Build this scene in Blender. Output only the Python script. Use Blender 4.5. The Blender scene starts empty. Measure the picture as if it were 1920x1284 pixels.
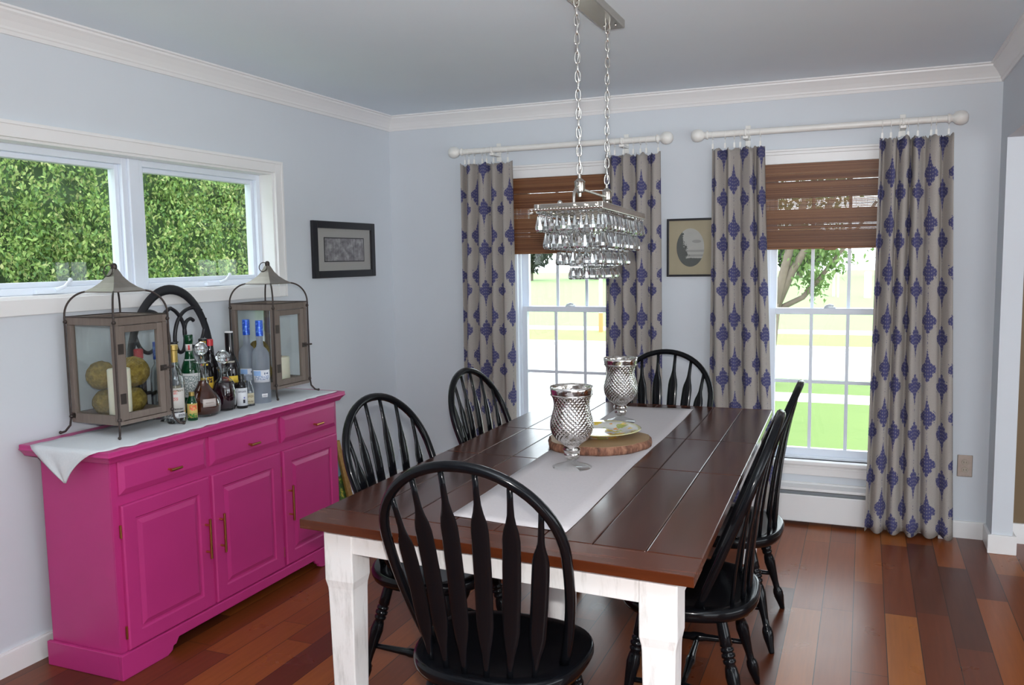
import bpy, bmesh, math, random
from mathutils import Vector, Matrix, Euler
random.seed(7)
C = bpy.context.scene.collection
PI = math.pi
# ------------------------------------------------------------------ node helpers
class NT:
    def __init__(s, name):
        s.m = bpy.data.materials.new(name); s.m.use_nodes = True
        s.t = s.m.node_tree; s.t.nodes.clear()
        s.out = s.t.nodes.new('ShaderNodeOutputMaterial')
    def n(s, typ, **kw):
        d = s.t.nodes.new(typ)
        for k, v in kw.items(): setattr(d, k, v)
        return d
    def link(s, a, b): s.t.links.new(a, b)
    def put(s, sock, v):
        if isinstance(v, (int, float)): sock.default_value = v
        elif isinstance(v, (tuple, list)):
            sock.default_value = tuple(v) + ((1.0,) if len(v) == 3 and sock.type == 'RGBA' else ())
        else: s.link(v, sock)
    def math(s, op, a, b=0.0, c=0.0):
        d = s.n('ShaderNodeMath', operation=op)
        s.put(d.inputs[0], a); s.put(d.inputs[1], b)
        if len(d.inputs) > 2: s.put(d.inputs[2], c)
        return d.outputs[0]
    def mix(s, f, a, b, typ='MIX'):
        d = s.n('ShaderNodeMix', data_type='RGBA', blend_type=typ)
        s.put(d.inputs['Factor'], f)
        s.put(d.inputs[6], a); s.put(d.inputs[7], b)
        return d.outputs[2]
    def coord(s, kind='Object'):
        return s.n('ShaderNodeTexCoord').outputs[kind]
    def scale(s, v, sc, rot=(0, 0, 0), loc=(0, 0, 0)):
        d = s.n('ShaderNodeMapping'); s.link(v, d.inputs[0])
        d.inputs['Scale'].default_value = sc; d.inputs['Rotation'].default_value = rot; d.inputs['Location'].default_value = loc
        return d.outputs[0]
    def sep(s, v):
        d = s.n('ShaderNodeSeparateXYZ'); s.link(v, d.inputs[0]); return d.outputs
    def comb(s, x, y, z=0.0):
        d = s.n('ShaderNodeCombineXYZ')
        for i, q in enumerate((x, y, z)): s.put(d.inputs[i], q)
        return d.outputs[0]
    def noise(s, v, sc=5, det=3, rough=.5, out='Fac'):
        d = s.n('ShaderNodeTexNoise'); s.link(v, d.inputs['Vector'])
        d.inputs['Scale'].default_value = sc; d.inputs['Detail'].default_value = det; d.inputs['Roughness'].default_value = rough
        return d.outputs[out]
    def vor(s, v, sc=5, feat='F1', out='Distance'):
        d = s.n('ShaderNodeTexVoronoi', feature=feat); s.link(v, d.inputs['Vector']); d.inputs['Scale'].default_value = sc
        return d.outputs[out]
    def white(s, v, out='Value'):
        d = s.n('ShaderNodeTexWhiteNoise', noise_dimensions='3D'); s.link(v, d.inputs['Vector']); return d.outputs[out]
    def ramp(s, f, stops, interp='LINEAR'):
        d = s.n('ShaderNodeValToRGB'); s.put(d.inputs[0], f); cr = d.color_ramp; cr.interpolation = interp
        while len(cr.elements) < len(stops): cr.elements.new(.5)
        for e, (p, c) in zip(cr.elements, stops):
            e.position = p; e.color = (c, c, c, 1) if isinstance(c, (int, float)) else tuple(c) + (1,)
        return d.outputs[0]
    def bump(s, h, st=.3, dist=.002):
        d = s.n('ShaderNodeBump'); s.put(d.inputs['Height'], h); d.inputs['Strength'].default_value = st; d.inputs['Distance'].default_value = dist
        return d.outputs[0]
    def bsdf(s, col=(.8, .8, .8), rough=.5, metal=0, normal=None, **kw):
        d = s.n('ShaderNodeBsdfPrincipled')
        s.put(d.inputs['Base Color'], col); s.put(d.inputs['Roughness'], rough); s.put(d.inputs['Metallic'], metal)
        if normal is not None: s.link(normal, d.inputs['Normal'])
        for k, v in kw.items(): s.put(d.inputs[k.replace('_', ' ')], v)
        return d.outputs[0]
    def mixsh(s, f, a, b):
        d = s.n('ShaderNodeMixShader'); s.put(d.inputs[0], f); s.link(a, d.inputs[1]); s.link(b, d.inputs[2]); return d.outputs[0]
    def done(s, sh):
        s.link(sh, s.out.inputs[0]); return s.m

def simple(name, col, rough=.5, metal=0, var=.06, nsc=30, bumps=0, **kw):
    t = NT(name); v = t.coord(); f = t.noise(v, nsc, 4)
    c = t.mix(f, tuple(max(0, x * (1 - var)) for x in col), tuple(min(1, x * (1 + var)) for x in col))
    nm = t.bump(f, bumps, .001) if bumps else None
    return t.done(t.bsdf(c, rough, metal, nm, **kw))

def glass(name, col=(1, 1, 1), rough=0.0, ior=1.45):
    t = NT(name); v = t.coord(); f = t.noise(v, 3, 1)
    c = t.mix(f, col, tuple(x * .97 for x in col))
    return t.done(t.bsdf(c, rough, 0, None, Transmission_Weight=1.0, IOR=ior))

def thin_glass(name, tint=(.97, .985, .98), amount=1.0):
    t = NT(name)
    tr = t.n('ShaderNodeBsdfTransparent'); tr.inputs[0].default_value = tint + (1,)
    gl = t.n('ShaderNodeBsdfGlossy'); gl.inputs['Roughness'].default_value = .01
    fc = t.n('ShaderNodeLayerWeight'); fc.inputs[0].default_value = .5
    k = t.math('MULTIPLY', t.math('ADD', .045, t.math('MULTIPLY', t.math('POWER', fc.outputs['Facing'], 5), .6)), amount)
    return t.done(t.mixsh(k, tr.outputs[0], gl.outputs[0]))

M = {}
M['wall'] = simple('wall_paint', (.665, .705, .75), .6, var=.015, nsc=6, bumps=.03)
M['ceil'] = simple('ceiling_paint', (.83, .92, 1.0), .8, var=.02, nsc=4, bumps=.05)
M['trim'] = simple('trim_paint', (.85, .845, .84), .35, var=.01, nsc=8)
M['rodwhite'] = simple('rod_paint', (.86, .85, .81), .35, var=.02, nsc=20)
M['vinyl'] = simple('window_vinyl', (.80, .86, .95), .35, var=.015, nsc=10)
M['brownwall'] = simple('brown_wall_paint', (.17, .11, .055), .6, var=.05, nsc=6)
M['pane'] = thin_glass('window_glass', amount=.55)
M['picture_glass'] = thin_glass('picture_glass', (1, 1, 1), .35)
M['lantern_glass'] = thin_glass('lantern_glass_pane', (.96, .975, .97))
M['pink'] = simple('pink_paint', (.51, .034, .205), .38, var=.05, nsc=9, bumps=.06)
M['brass'] = simple('antique_brass', (.52, .26, .09), .28, 1, var=.15, nsc=60)
M['black'] = simple('black_lacquer', (.004, .0045, .006), .2, var=.1, nsc=12, Specular_IOR_Level=.14, Coat_Weight=.2, Coat_Roughness=.07)
M['iron'] = simple('black_iron', (.012, .012, .016), .45, var=.2, nsc=50, bumps=.1)
M['rustmetal'] = simple('dark_weathered_metal', (.075, .06, .055), .5, .7, var=.3, nsc=40)
M['galv'] = simple('aged_zinc', (.30, .27, .24), .42, .65, var=.25, nsc=18)
M['candle'] = simple('cream_wax', (.85, .80, .64), .45, var=.03, nsc=10, Subsurface_Weight=.15)
M['nickel'] = simple('brushed_nickel', (.56, .53, .48), .26, 1, var=.1, nsc=80)
M['silver'] = simple('chrome_chain', (.72, .70, .66), .18, 1, var=.08, nsc=80)
M['frameblack'] = simple('black_frame', (.010, .010, .014), .3, var=.1)
M['darkcap'] = simple('black_cap', (.012, .012, .012), .3)
M['goldcap'] = simple('gold_cap', (.42, .30, .09), .35, .6, var=.2, nsc=60)
M['redcap'] = simple('red_cap', (.55, .03, .04), .35, var=.08)
M['heater'] = simple('heater_enamel', (.80, .80, .80), .4, var=.02, nsc=4)
M['heaterdark'] = simple('heater_slot', (.22, .24, .26), .5, .3)
M['pewter'] = simple('pewter_plate', (.34, .28, .24), .38, .7, var=.2, nsc=70)
M['receptacle'] = simple('receptacle', (.45, .38, .31), .4)
M['concrete'] = simple('concrete', (.62, .60, .57), .9, var=.08, nsc=3)
M['bark'] = simple('bark', (.15, .12, .095), .9, var=.3, nsc=14, bumps=.5)
M['orange'] = simple('orange_marker', (.8, .22, .08), .5)
M['whitepost'] = simple('white_post', (.85, .85, .85), .5)

def m_floor():
    t = NT('cherry_plank_floor'); v = t.coord('Object'); x, y, z = t.sep(v)
    u = t.math('DIVIDE', t.math('SUBTRACT', x, 2.665 - 1.25), .1235)
    col = t.math('FLOOR', u); fu = t.math('FRACT', u)
    off = t.math('MULTIPLY', t.white(t.comb(col, 3.3, 1.7)), 7.0)
    w = t.math('ADD', t.math('DIVIDE', y, .92), off)
    row = t.math('FLOOR', w); fw = t.math('FRACT', w)
    r = t.white(t.comb(col, row, 5.0)); r2 = t.white(t.comb(col, row, 9.0))
    base = t.ramp(r, [(0, (.095, .027, .012)), (.15, (.165, .040, .012)), (.55, (.24, .060, .014)), (.85, (.32, .094, .020)), (1, (.40, .14, .034))])
    g = t.noise(t.comb(t.math('ADD', t.math('MULTIPLY', x, 60), t.math('MULTIPLY', r2, 50)), t.math('MULTIPLY', y, 3.5), 0), 1, 5, .6)
    grain = t.mix(.55, base, t.mix(g, (.35, .25, .2), (1.25, 1.2, 1.15)), 'MULTIPLY')
    gap = t.math('MAXIMUM', t.math('LESS_THAN', t.math('MINIMUM', fu, t.math('SUBTRACT', 1, fu)), .012), t.math('LESS_THAN', fw, .0025))
    c = t.mix(gap, grain, (.02, .008, .005))
    h = t.math('SUBTRACT', t.math('MULTIPLY', g, .15), gap)
    rough = t.math('ADD', .24, t.math('MULTIPLY', t.noise(v, 4, 3), .1))
    return t.done(t.bsdf(c, rough, 0, t.bump(h, .25, .0015), Specular_IOR_Level=.3))
M['floor'] = m_floor()

def m_wood(name, c0, c1, rough=.25, axis='Y', sc=1.0, coat=0.0, island=True, bumps=.15):
    t = NT(name); v = t.coord('Object'); x, y, z = t.sep(v)
    r = t.n('ShaderNodeNewGeometry').outputs['Random Per Island'] if island else 0.3
    o = t.math('MULTIPLY', r, 40)
    if axis == 'Y': q = t.comb(t.math('ADD', t.math('MULTIPLY', x, 45 * sc), o), t.math('MULTIPLY', y, 2.5 * sc), t.math('MULTIPLY', z, 45 * sc))
    elif axis == 'X': q = t.comb(t.math('MULTIPLY', x, 2.5 * sc), t.math('ADD', t.math('MULTIPLY', y, 45 * sc), o), t.math('MULTIPLY', z, 45 * sc))
    else: q = t.comb(t.math('ADD', t.math('MULTIPLY', x, 45 * sc), o), t.math('MULTIPLY', y, 45 * sc), t.math('MULTIPLY', z, 2.5 * sc))
    g = t.noise(q, 1, 6, .6); g2 = t.noise(v, 2.2, 3)
    c = t.mix(g, c0, c1); c = t.mix(t.math('MULTIPLY', r, .45), c, tuple(k * .45 for k in c0)); c = t.mix(t.math('MULTIPLY', g2, .35), c, c0)
    return t.done(t.bsdf(c, t.math('ADD', rough, t.math('MULTIPLY', g, .12)), 0, t.bump(g, bumps, .001), Coat_Weight=coat, Coat_Roughness=.12, Specular_IOR_Level=.32))
M['tabletop'] = m_wood('mahogany_stained_boards', (.026, .007, .004), (.13, .032, .012), .16, 'Y', coat=.22)
M['tableedge'] = m_wood('mahogany_stained_end_board', (.045, .010, .004), (.20, .045, .012), .2, 'X', coat=.22)
M['greywood'] = m_wood('grey_washed_wood', (.155, .12, .10), (.30, .25, .215), .6, 'Z', 1.4)
M['tan_slab'] = m_wood('slab_top_wood', (.30, .19, .10), (.42, .29, .17), .5, 'X', .5)

def m_white_distress():
    t = NT('distressed_white_paint'); v = t.coord(); x, y, z = t.sep(v)
    g = t.noise(t.comb(t.math('MULTIPLY', x, 14), t.math('MULTIPLY', y, 14), t.math('MULTIPLY', z, 2.2)), 2, 6, .7)
    f = t.ramp(g, [(.28, .0), (.48, 1)])
    c = t.mix(f, (.66, .65, .63), (.92, .91, .90))
    return t.done(t.bsdf(c, .45, 0, t.bump(g, .1, .001)))
M['leg'] = m_white_distress()

def m_bark_edge():
    t = NT('bark_edge'); v = t.coord(); f = t.noise(t.scale(v, (30, 30, 9)), 1.6, 5, .65)
    c = t.ramp(f, [(.3, (.05, .025, .018)), (.5, (.23, .10, .06)), (.7, (.42, .22, .14))])
    return t.done(t.bsdf(c, .85, 0, t.bump(f, .8, .006)))
M['barkedge'] = m_bark_edge()

def m_curtain():
    t = NT('linen_with_blue_medallions'); uv = t.n('ShaderNodeUVMap').outputs[0]; U, V, _ = t.sep(uv)
    cw, ch = .090, .25
    a = t.math('DIVIDE', U, cw); col = t.math('FLOOR', a); fx = t.math('MULTIPLY', t.math('SUBTRACT', t.math('FRACT', a), .5), cw)
    par = t.math('FLOORED_MODULO', col, 2.0)
    b = t.math('ADD', t.math('DIVIDE', V, ch), t.math('MULTIPLY', par, .5))
    fy = t.math('SUBTRACT', t.math('FRACT', b), .5)
    sgn = t.math('SUBTRACT', 1, t.math('MULTIPLY', par, 2)); Y = t.math('MULTIPLY', t.math('MULTIPLY', fy, ch), sgn)   # metres, point at the bottom
    tt = t.math('DIVIDE', t.math('ADD', Y, .085), .17)
    w = t.ramp(tt, [(0, 0.0), (.06, .04), (.22, .12), (.40, .27), (.44, .46), (.52, .74), (.60, .80), (.69, .76), (.73, .40), (.79, .46), (.86, .34), (.885, .12), (.94, .17), (1.0, 0.0)])
    edge = t.noise(uv, 130, 3, .6)
    hw = t.math('MULTIPLY', w, .0545)
    dx = t.math('ADD', t.math('ABSOLUTE', fx), t.math('MULTIPLY', t.math('SUBTRACT', edge, .5), .014))
    inside = t.math('LESS_THAN', dx, hw)
    # pale bands and ribs drawn in the medallion
    arch = t.math('SINE', t.math('MULTIPLY', t.math('ADD', Y, t.math('MULTIPLY', t.math('MULTIPLY', fx, fx), 14)), 330))
    ribs = t.math('SINE', t.math('MULTIPLY', fx, 520))
    detail = t.math('GREATER_THAN', t.math('ADD', t.math('ADD', t.math('MULTIPLY', arch, .6), t.math('MULTIPLY', ribs, .45)), t.math('MULTIPLY', edge, .6)), .92)
    # satellite flecks beside the crown
    fl = t.math('MULTIPLY', t.math('LESS_THAN', t.vor(uv, 85), .26), t.math('MULTIPLY', t.math('LESS_THAN', t.math('ABSOLUTE', fx), .044), t.math('LESS_THAN', t.math('ABSOLUTE', t.math('SUBTRACT', Y, .015)), .034)))
    fl = t.math('MULTIPLY', fl, t.math('GREATER_THAN', t.math('ABSOLUTE', fx), .022))
    weave = t.noise(t.scale(uv, (1, .25, 1)), 500, 2); big = t.noise(uv, 3, 2)
    linen = t.mix(weave, (.37, .335, .305), (.51, .47, .435)); 
    blue = t.mix(edge, (.030, .032, .13), (.075, .08, .25))
    ink = t.mix(t.math('MULTIPLY', detail, .5), blue, linen)
    c = t.mix(t.math('MULTIPLY', t.math('MAXIMUM', inside, fl), .93), linen, ink)
    d = t.bsdf(c, .85, 0, t.bump(weave, .15, .0006))
    tr = t.n('ShaderNodeBsdfTranslucent'); t.link(c, tr.inputs[0])
    return t.done(t.mixsh(.22, d, tr.outputs[0]))
M['curtain'] = m_curtain()

def m_bamboo():
    t = NT('bamboo_reeds'); v = t.coord(); x, y, z = t.sep(v)
    r = t.n('ShaderNodeNewGeometry').outputs['Random Per Island']
    g = t.noise(t.comb(t.math('MULTIPLY', x, 9), t.math('MULTIPLY', r, 90), t.math('MULTIPLY', z, 200)), 1.2, 4, .6)
    c = t.mix(r, (.19, .062, .024), (.42, .19, .08)); c = t.mix(g, t.mix(.5, c, (.10, .034, .014)), c)
    d = t.bsdf(c, .45); tr = t.n('ShaderNodeBsdfTranslucent'); t.link(c, tr.inputs[0])
    return t.done(t.mixsh(.28, d, tr.outputs[0]))
M['bamboo'] = m_bamboo()
M['thread'] = simple('blind_thread', (.20, .10, .05), .8)

def m_runner(name, c0, c1):
    t = NT(name); v = t.coord(); w = t.noise(t.scale(v, (1, 4, 1)), 120, 3); big = t.noise(t.scale(v, (1.5, 10, 1)), 6, 3)
    c = t.mix(w, c0, c1); c = t.mix(t.math('MULTIPLY', big, .2), c, c0)
    return t.done(t.bsdf(c, .85, 0, t.bump(w, .25, .0008)))
M['runner'] = m_runner('linen_runner', (.47, .43, .44), (.60, .565, .57))
M['cloth'] = m_runner('white_cotton', (.66, .70, .73), (.78, .81, .83))

def m_mercury():
    t = NT('mercury_glass'); v = t.coord(); x, y, z = t.sep(v)
    ang = t.math('ARCTAN2', y, x)
    d1 = t.math('SINE', t.math('ADD', t.math('MULTIPLY', ang, 13), t.math('MULTIPLY', z, 190)))
    d2 = t.math('SINE', t.math('SUBTRACT', t.math('MULTIPLY', ang, 13), t.math('MULTIPLY', z, 190)))
    zone = t.math('MULTIPLY', t.math('GREATER_THAN', z, .085), t.math('LESS_THAN', z, .262))
    dim = t.math('MULTIPLY', t.math('ADD', t.math('ABSOLUTE', d1), t.math('ABSOLUTE', d2)), zone)
    wob = t.noise(v, 28, 2)
    f = t.noise(v, 42, 4, .7)
    sp = t.ramp(f, [(.36, 0), (.54, 1)])
    c = t.mix(sp, (.40, .36, .31), (.88, .86, .83))
    rough = t.math('ADD', .06, t.math('MULTIPLY', t.math('SUBTRACT', 1, sp), .2))
    return t.done(t.bsdf(c, rough, 1, t.bump(t.math('ADD', dim, t.math('MULTIPLY', wob, 1.5)), .6, .003)))
M['mercury'] = m_mercury()

def m_crystal():
    t = NT('cut_crystal'); v = t.coord(); f = t.noise(v, 40, 1)
    g = t.n('ShaderNodeBsdfGlass'); g.inputs['Roughness'].default_value = .0; g.inputs['IOR'].default_value = 1.55; t.link(t.mix(f, (.93, .95, .95), (1, 1, 1)), g.inputs[0])
    gl = t.n('ShaderNodeBsdfGlossy'); gl.inputs['Roughness'].default_value = .04; gl.inputs[0].default_value = (.92, .93, .92, 1)
    return t.done(t.mixsh(.34, g.outputs[0], gl.outputs[0]))
M['crystal'] = m_crystal()
M['clear'] = glass('clear_bottle_glass', (.95, .97, .97))
M['frosted'] = simple('frosted_bottle_glass', (.52, .58, .67), .35, Transmission_Weight=.72, IOR=1.3)
M['greenglass'] = simple('green_bottle_glass', (.004, .065, .022), .06, Transmission_Weight=.35)
M['darkglass'] = simple('dark_bottle_glass', (.010, .008, .009), .06)
M['amber'] = simple('amber_liquor', (.20, .035, .008), .05, Transmission_Weight=.6, IOR=1.35)
M['purple'] = simple('dark_red_liquor', (.035, .006, .014), .05, Transmission_Weight=.3, IOR=1.35)

def m_label(name, base, marks):
    # printed label: a few blocks of ink over paper; marks = (v0, v1, u0, u1, colour, breakup)
    t = NT(name); v = t.coord('UV'); u, w, _ = t.sep(v)
    c = t.mix(t.noise(v, 20, 2), base, tuple(k * .93 for k in base))
    for (v0, v1, u0, u1, col, br) in marks:
        k = t.math('MULTIPLY', t.math('MULTIPLY', t.math('GREATER_THAN', w, v0), t.math('LESS_THAN', w, v1)), t.math('MULTIPLY', t.math('GREATER_THAN', u, u0), t.math('LESS_THAN', u, u1)))
        if br: k = t.math('MULTIPLY', k, t.math('GREATER_THAN', t.noise(t.scale(v, (br, br, 1)), 1, 2), .47))
        c = t.mix(k, c, col)
    return t.done(t.bsdf(c, .5))
M['lab_red'] = m_label('cream_label_red_print', (.62, .60, .56), [(.85, .92, .1, .9, (.16, .12, .06), 25), (.74, .90, .42, .60, (.62, .25, .22), 22), (.46, .62, .40, .62, (.60, .22, .20), 20), (.06, .14, .15, .85, (.05, .05, .05), 40)])
M['lab_blackband'] = m_label('grey_band_label', (.62, .64, .66), [(.2, .8, .05, .35, (.05, .05, .06), 12), (.25, .75, .6, .95, (.05, .05, .06), 18)])
M['lab_white'] = m_label('white_label_grey_print', (.70, .71, .70), [(.1, .9, .1, .9, (.25, .30, .30), 14)])
M['lab_cream'] = m_label('cream_label', (.60, .55, .40), [(.2, .3, .1, .9, (.2, .15, .08), 20), (.6, .8, .1, .9, (.25, .2, .1), 20)])
M['lab_small'] = m_label('small_white_label', (.74, .76, .80), [(.75, .85, .2, .8, (.15, .15, .2), 30), (.15, .35, .55, .7, (.03, .03, .05), 0), (.4, .5, .6, .7, (.2, .2, .5), 0)])
M['lab_yellow'] = m_label('yellow_red_label', (.80, .52, .05), [(.2, .6, .1, .6, (.65, .15, .04), 9), (.65, .95, .5, .9, (.06, .03, .03), 9)])
M['lab_diag'] = m_label('red_and_yellow_label', (.80, .58, .07), [(.0, 1, .0, .42, (.58, .08, .05), 0), (.3, .6, .08, .34, (.85, .78, .7), 0)])
M['lab_multi'] = m_label('orange_green_label', (.62, .46, .14), [(.5, .9, .3, .9, (.75, .15, .06), 7), (0, .3, .1, .9, (.06, .25, .05), 6)])
M['lab_red_seal'] = m_label('white_collar_red_seal', (.70, .68, .66), [(.15, .85, .38, .62, (.60, .05, .05), 0)])
M['lab_bird'] = m_label('white_and_blue_label', (.80, .83, .90), [(.55, .95, .05, .45, (.28, .46, .78), 0), (.2, .55, .15, .9, (.36, .44, .62), 11), (.62, .8, .62, .85, (.12, .16, .26), 9)])
M['lab_price'] = m_label('price_sticker', (.85, .86, .88), [(.3, .7, .15, .85, (.3, .3, .35), 30)])
M['lab_silver'] = m_label('pale_silver_label', (.56, .50, .47), [(.4, .6, .2, .8, (.3, .25, .22), 20)])
M['lab_letters'] = m_label('pale_neck_label', (.02, .02, .02), [(.25, .75, .15, .85, (.6, .58, .5), 16)])
def m_bluecap():
    t = NT('blue_foil_cap'); v = t.coord(); f = t.noise(v, 90, 3)
    c = t.mix(t.ramp(f, [(.5, 0), (.62, 1)]), (.015, .08, .55), (.12, .3, .75))
    return t.done(t.bsdf(c, .3, .3))
M['bluecap'] = m_bluecap()
def m_moss():
    t = NT('moss_ball'); v = t.coord(); f = t.noise(v, 55, 5, .7)
    c = t.ramp(f, [(.3, (.10, .065, .008)), (.55, (.25, .175, .03)), (.75, (.38, .29, .08))])
    return t.done(t.bsdf(c, .95, 0, t.bump(f, 1, .008)))
M['moss'] = m_moss()
def m_gold():
    t = NT('gilt_frame'); v = t.coord(); f = t.noise(v, 60, 4)
    return t.done(t.bsdf(t.mix(f, (.30, .14, .04), (.62, .38, .12)), .4, .6, t.bump(f, .5, .003)))
M['gilt'] = m_gold()
def m_paint():
    t = NT('flower_field_painting'); v = t.coord(); x, y, z = t.sep(v); f = t.noise(v, 26, 4, .7)
    low = t.ramp(f, [(.35, (.02, .05, .01)), (.5, (.06, .13, .015)), (.6, (.42, .36, .03)), (.68, (.28, .03, .02))], 'CONSTANT')
    sky = t.mix(t.noise(v, 7, 2), (.12, .27, .36), (.22, .38, .45))
    return t.done(t.bsdf(t.mix(t.math('GREATER_THAN', t.math('ADD', z, t.math('MULTIPLY', f, .05)), .30), low, sky), .6))
M['painting'] = m_paint()
def m_print():
    t = NT('grey_street_print'); v = t.coord(); x, y, z = t.sep(v)
    f = t.noise(t.scale(v, (1, 22, 30)), 1, 4, .6); g = t.noise(t.scale(v, (1, 60, 9)), 1, 3)
    c = t.ramp(t.math('ADD', t.math('MULTIPLY', f, .7), t.math('MULTIPLY', g, .3)), [(.34, (.09, .085, .095)), (.5, (.23, .22, .23)), (.66, (.42, .41, .42))])
    return t.done(t.bsdf(c, .4))
M['print'] = m_print()
M['mat_grey'] = simple('grey_mat', (.40, .39, .365), .6, var=.03)
M['mat_cream'] = simple('cream_mat', (.38, .33, .22), .6, var=.05)
def m_oval():
    t = NT('oval_shore_print'); v = t.coord(); x, y, z = t.sep(v); f = t.noise(v, 55, 4, .7)
    # object origin at the oval centre; x across, z up (metres)
    left = t.math('LESS_THAN', t.math('ADD', t.math('ADD', x, t.math('MULTIPLY', t.math('SUBTRACT', f, .5), .11)), t.math('MULTIPLY', z, .22)), -.026)
    bot = t.math('LESS_THAN', t.math('ADD', z, t.math('MULTIPLY', t.math('SUBTRACT', f, .5), .014)), -.060)
    band = t.math('MULTIPLY', t.math('GREATER_THAN', t.math('SINE', t.math('MULTIPLY', z, 240)), .1), t.math('LESS_THAN', t.math('ABSOLUTE', t.math('ADD', z, .030)), .030))
    cl = t.math('LESS_THAN', t.math('ADD', t.math('MULTIPLY', t.math('POWER', t.math('SUBTRACT', x, .036), 2), 1200), t.math('MULTIPLY', t.math('POWER', t.math('SUBTRACT', z, .035), 2), 9000)), .8)
    c = t.mix(t.noise(v, 18, 2), (.36, .36, .33), (.46, .46, .43))
    c = t.mix(t.math('MULTIPLY', cl, .55), c, (.2, .2, .19)); c = t.mix(t.math('MULTIPLY', band, .6), c, (.22, .22, .21))
    dk = t.mix(f, (.035, .04, .038), (.11, .12, .11))
    c = t.mix(t.math('MAXIMUM', left, bot), c, dk)
    return t.done(t.bsdf(c, .4))
M['oval'] = m_oval()
def m_plate():
    t = NT('painted_flower_plate'); v = t.coord(); x, y, z = t.sep(v)
    r = t.math('SQRT', t.math('ADD', t.math('MULTIPLY', x, x), t.math('MULTIPLY', y, y)))
    f = t.noise(v, 19, 2); g = t.noise(t.scale(v, (1, 1, 1), loc=(3, 5, 1)), 23, 2)
    c = (.66, .66, .60)
    c = t.mix(t.math('GREATER_THAN', f, .56), c, (.78, .56, .05)); c = t.mix(t.math('GREATER_THAN', g, .60), c, (.42, .46, .10)); c = t.mix(t.math('GREATER_THAN', t.noise(v, 37, 1), .66), c, (.75, .30, .05))
    c = t.mix(t.math('GREATER_THAN', r, .152), c, (.70, .66, .34))
    return t.done(t.bsdf(c, .12, 0, None, Coat_Weight=.5))
M['plate'] = m_plate()
def m_grass(name, c0, c1):
    t = NT(name); v = t.coord(); f = t.noise(v, 1.2, 5, .6); g = t.noise(v, 30, 3)
    return t.done(t.bsdf(t.mix(t.math('ADD', t.math('MULTIPLY', f, .6), t.math('MULTIPLY', g, .4)), c0, c1), .95))
M['grass'] = m_grass('lawn_grass', (.085, .145, .030), (.130, .200, .048))
M['grass_far'] = m_grass('park_grass', (.135, .235, .075), (.19, .30, .11))
M['grass_dry'] = m_grass('parkway_grass', (.13, .23, .05), (.20, .29, .08))
M['asphalt'] = simple('pale_road', (.66, .65, .64), .9, var=.05, nsc=2)
def m_leaf(name, cols):
    t = NT(name); r = t.n('ShaderNodeNewGeometry').outputs['Random Per Island']
    c = t.ramp(r, [(i / (len(cols) - 1), q) for i, q in enumerate(cols)])
    tr = t.n('ShaderNodeBsdfTranslucent'); t.link(c, tr.inputs[0])
    return t.done(t.mixsh(.35, t.bsdf(c, .6), tr.outputs[0]))
M['hedge'] = m_leaf('hedge_leaves', [(.07, .15, .045), (.14, .26, .07), (.22, .35, .09), (.31, .43, .13), (.38, .40, .17)])
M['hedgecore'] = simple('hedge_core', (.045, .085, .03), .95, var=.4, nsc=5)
M['leafpale'] = m_leaf('pale_tree_leaves', [(.06, .13, .025), (.11, .19, .05), (.17, .25, .08)])
M['leaffar'] = m_leaf('far_tree_leaves', [(.022, .032, .020), (.035, .045, .028), (.05, .06, .038)])
M['furblack'] = M['iron']

# ------------------------------------------------------------------ mesh helpers
def tag(o, label=None, cat=None, group=None, kind=None):
    if label: o['label'] = label
    if cat: o['category'] = cat
    if group: o['group'] = group
    if kind: o['kind'] = kind
    return o
def empty(name, loc=(0, 0, 0), rz=0, label=None, cat=None, group=None, kind=None):
    o = bpy.data.objects.new(name, None); C.objects.link(o); o.location = loc; o.rotation_euler = (0, 0, rz); o.empty_display_size = .05
    return tag(o, label, cat, group, kind)
def obj(name, bm, mat, parent=None, smooth=False, bevel=0, loc=None, sub=0, rot=None):
    me = bpy.data.meshes.new(name); bmesh.ops.recalc_face_normals(bm, faces=bm.faces); bm.to_mesh(me); bm.free()
    o = bpy.data.objects.new(name, me); C.objects.link(o)
    for m in (mat if isinstance(mat, (list, tuple)) else [mat]): me.materials.append(M[m] if isinstance(m, str) else m)
    if smooth:
        for p in me.polygons: p.use_smooth = True
        if smooth == 'auto':
            me.set_sharp_from_angle(angle=math.radians(38))
    if parent: o.parent = parent
    if loc: o.location = loc
    if rot: o.rotation_euler = rot
    if bevel:
        b = o.modifiers.new('bevel', 'BEVEL'); b.width = bevel; b.segments = 2; b.limit_method = 'ANGLE'
    if sub:
        s = o.modifiers.new('sub', 'SUBSURF'); s.levels = sub; s.render_levels = sub
    return o
def box(bm, lo, hi):
    x0, y0, z0 = lo; x1, y1, z1 = hi
    v = [bm.verts.new(q) for q in ((x0, y0, z0), (x1, y0, z0), (x1, y1, z0), (x0, y1, z0), (x0, y0, z1), (x1, y0, z1), (x1, y1, z1), (x0, y1, z1))]
    for f in ((3, 2, 1, 0), (4, 5, 6, 7), (0, 1, 5, 4), (1, 2, 6, 5), (2, 3, 7, 6), (3, 0, 4, 7)): bm.faces.new([v[i] for i in f])
    return v
def boxes(*bs):
    bm = bmesh.new()
    for lo, hi in bs: box(bm, lo, hi)
    return bm
def hexa(bm, b, t):   # four bottom points, four top points
    v = [bm.verts.new(q) for q in list(b) + list(t)]
    for f in ((3, 2, 1, 0), (4, 5, 6, 7), (0, 1, 5, 4), (1, 2, 6, 5), (2, 3, 7, 6), (3, 0, 4, 7)): bm.faces.new([v[i] for i in f])
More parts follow.
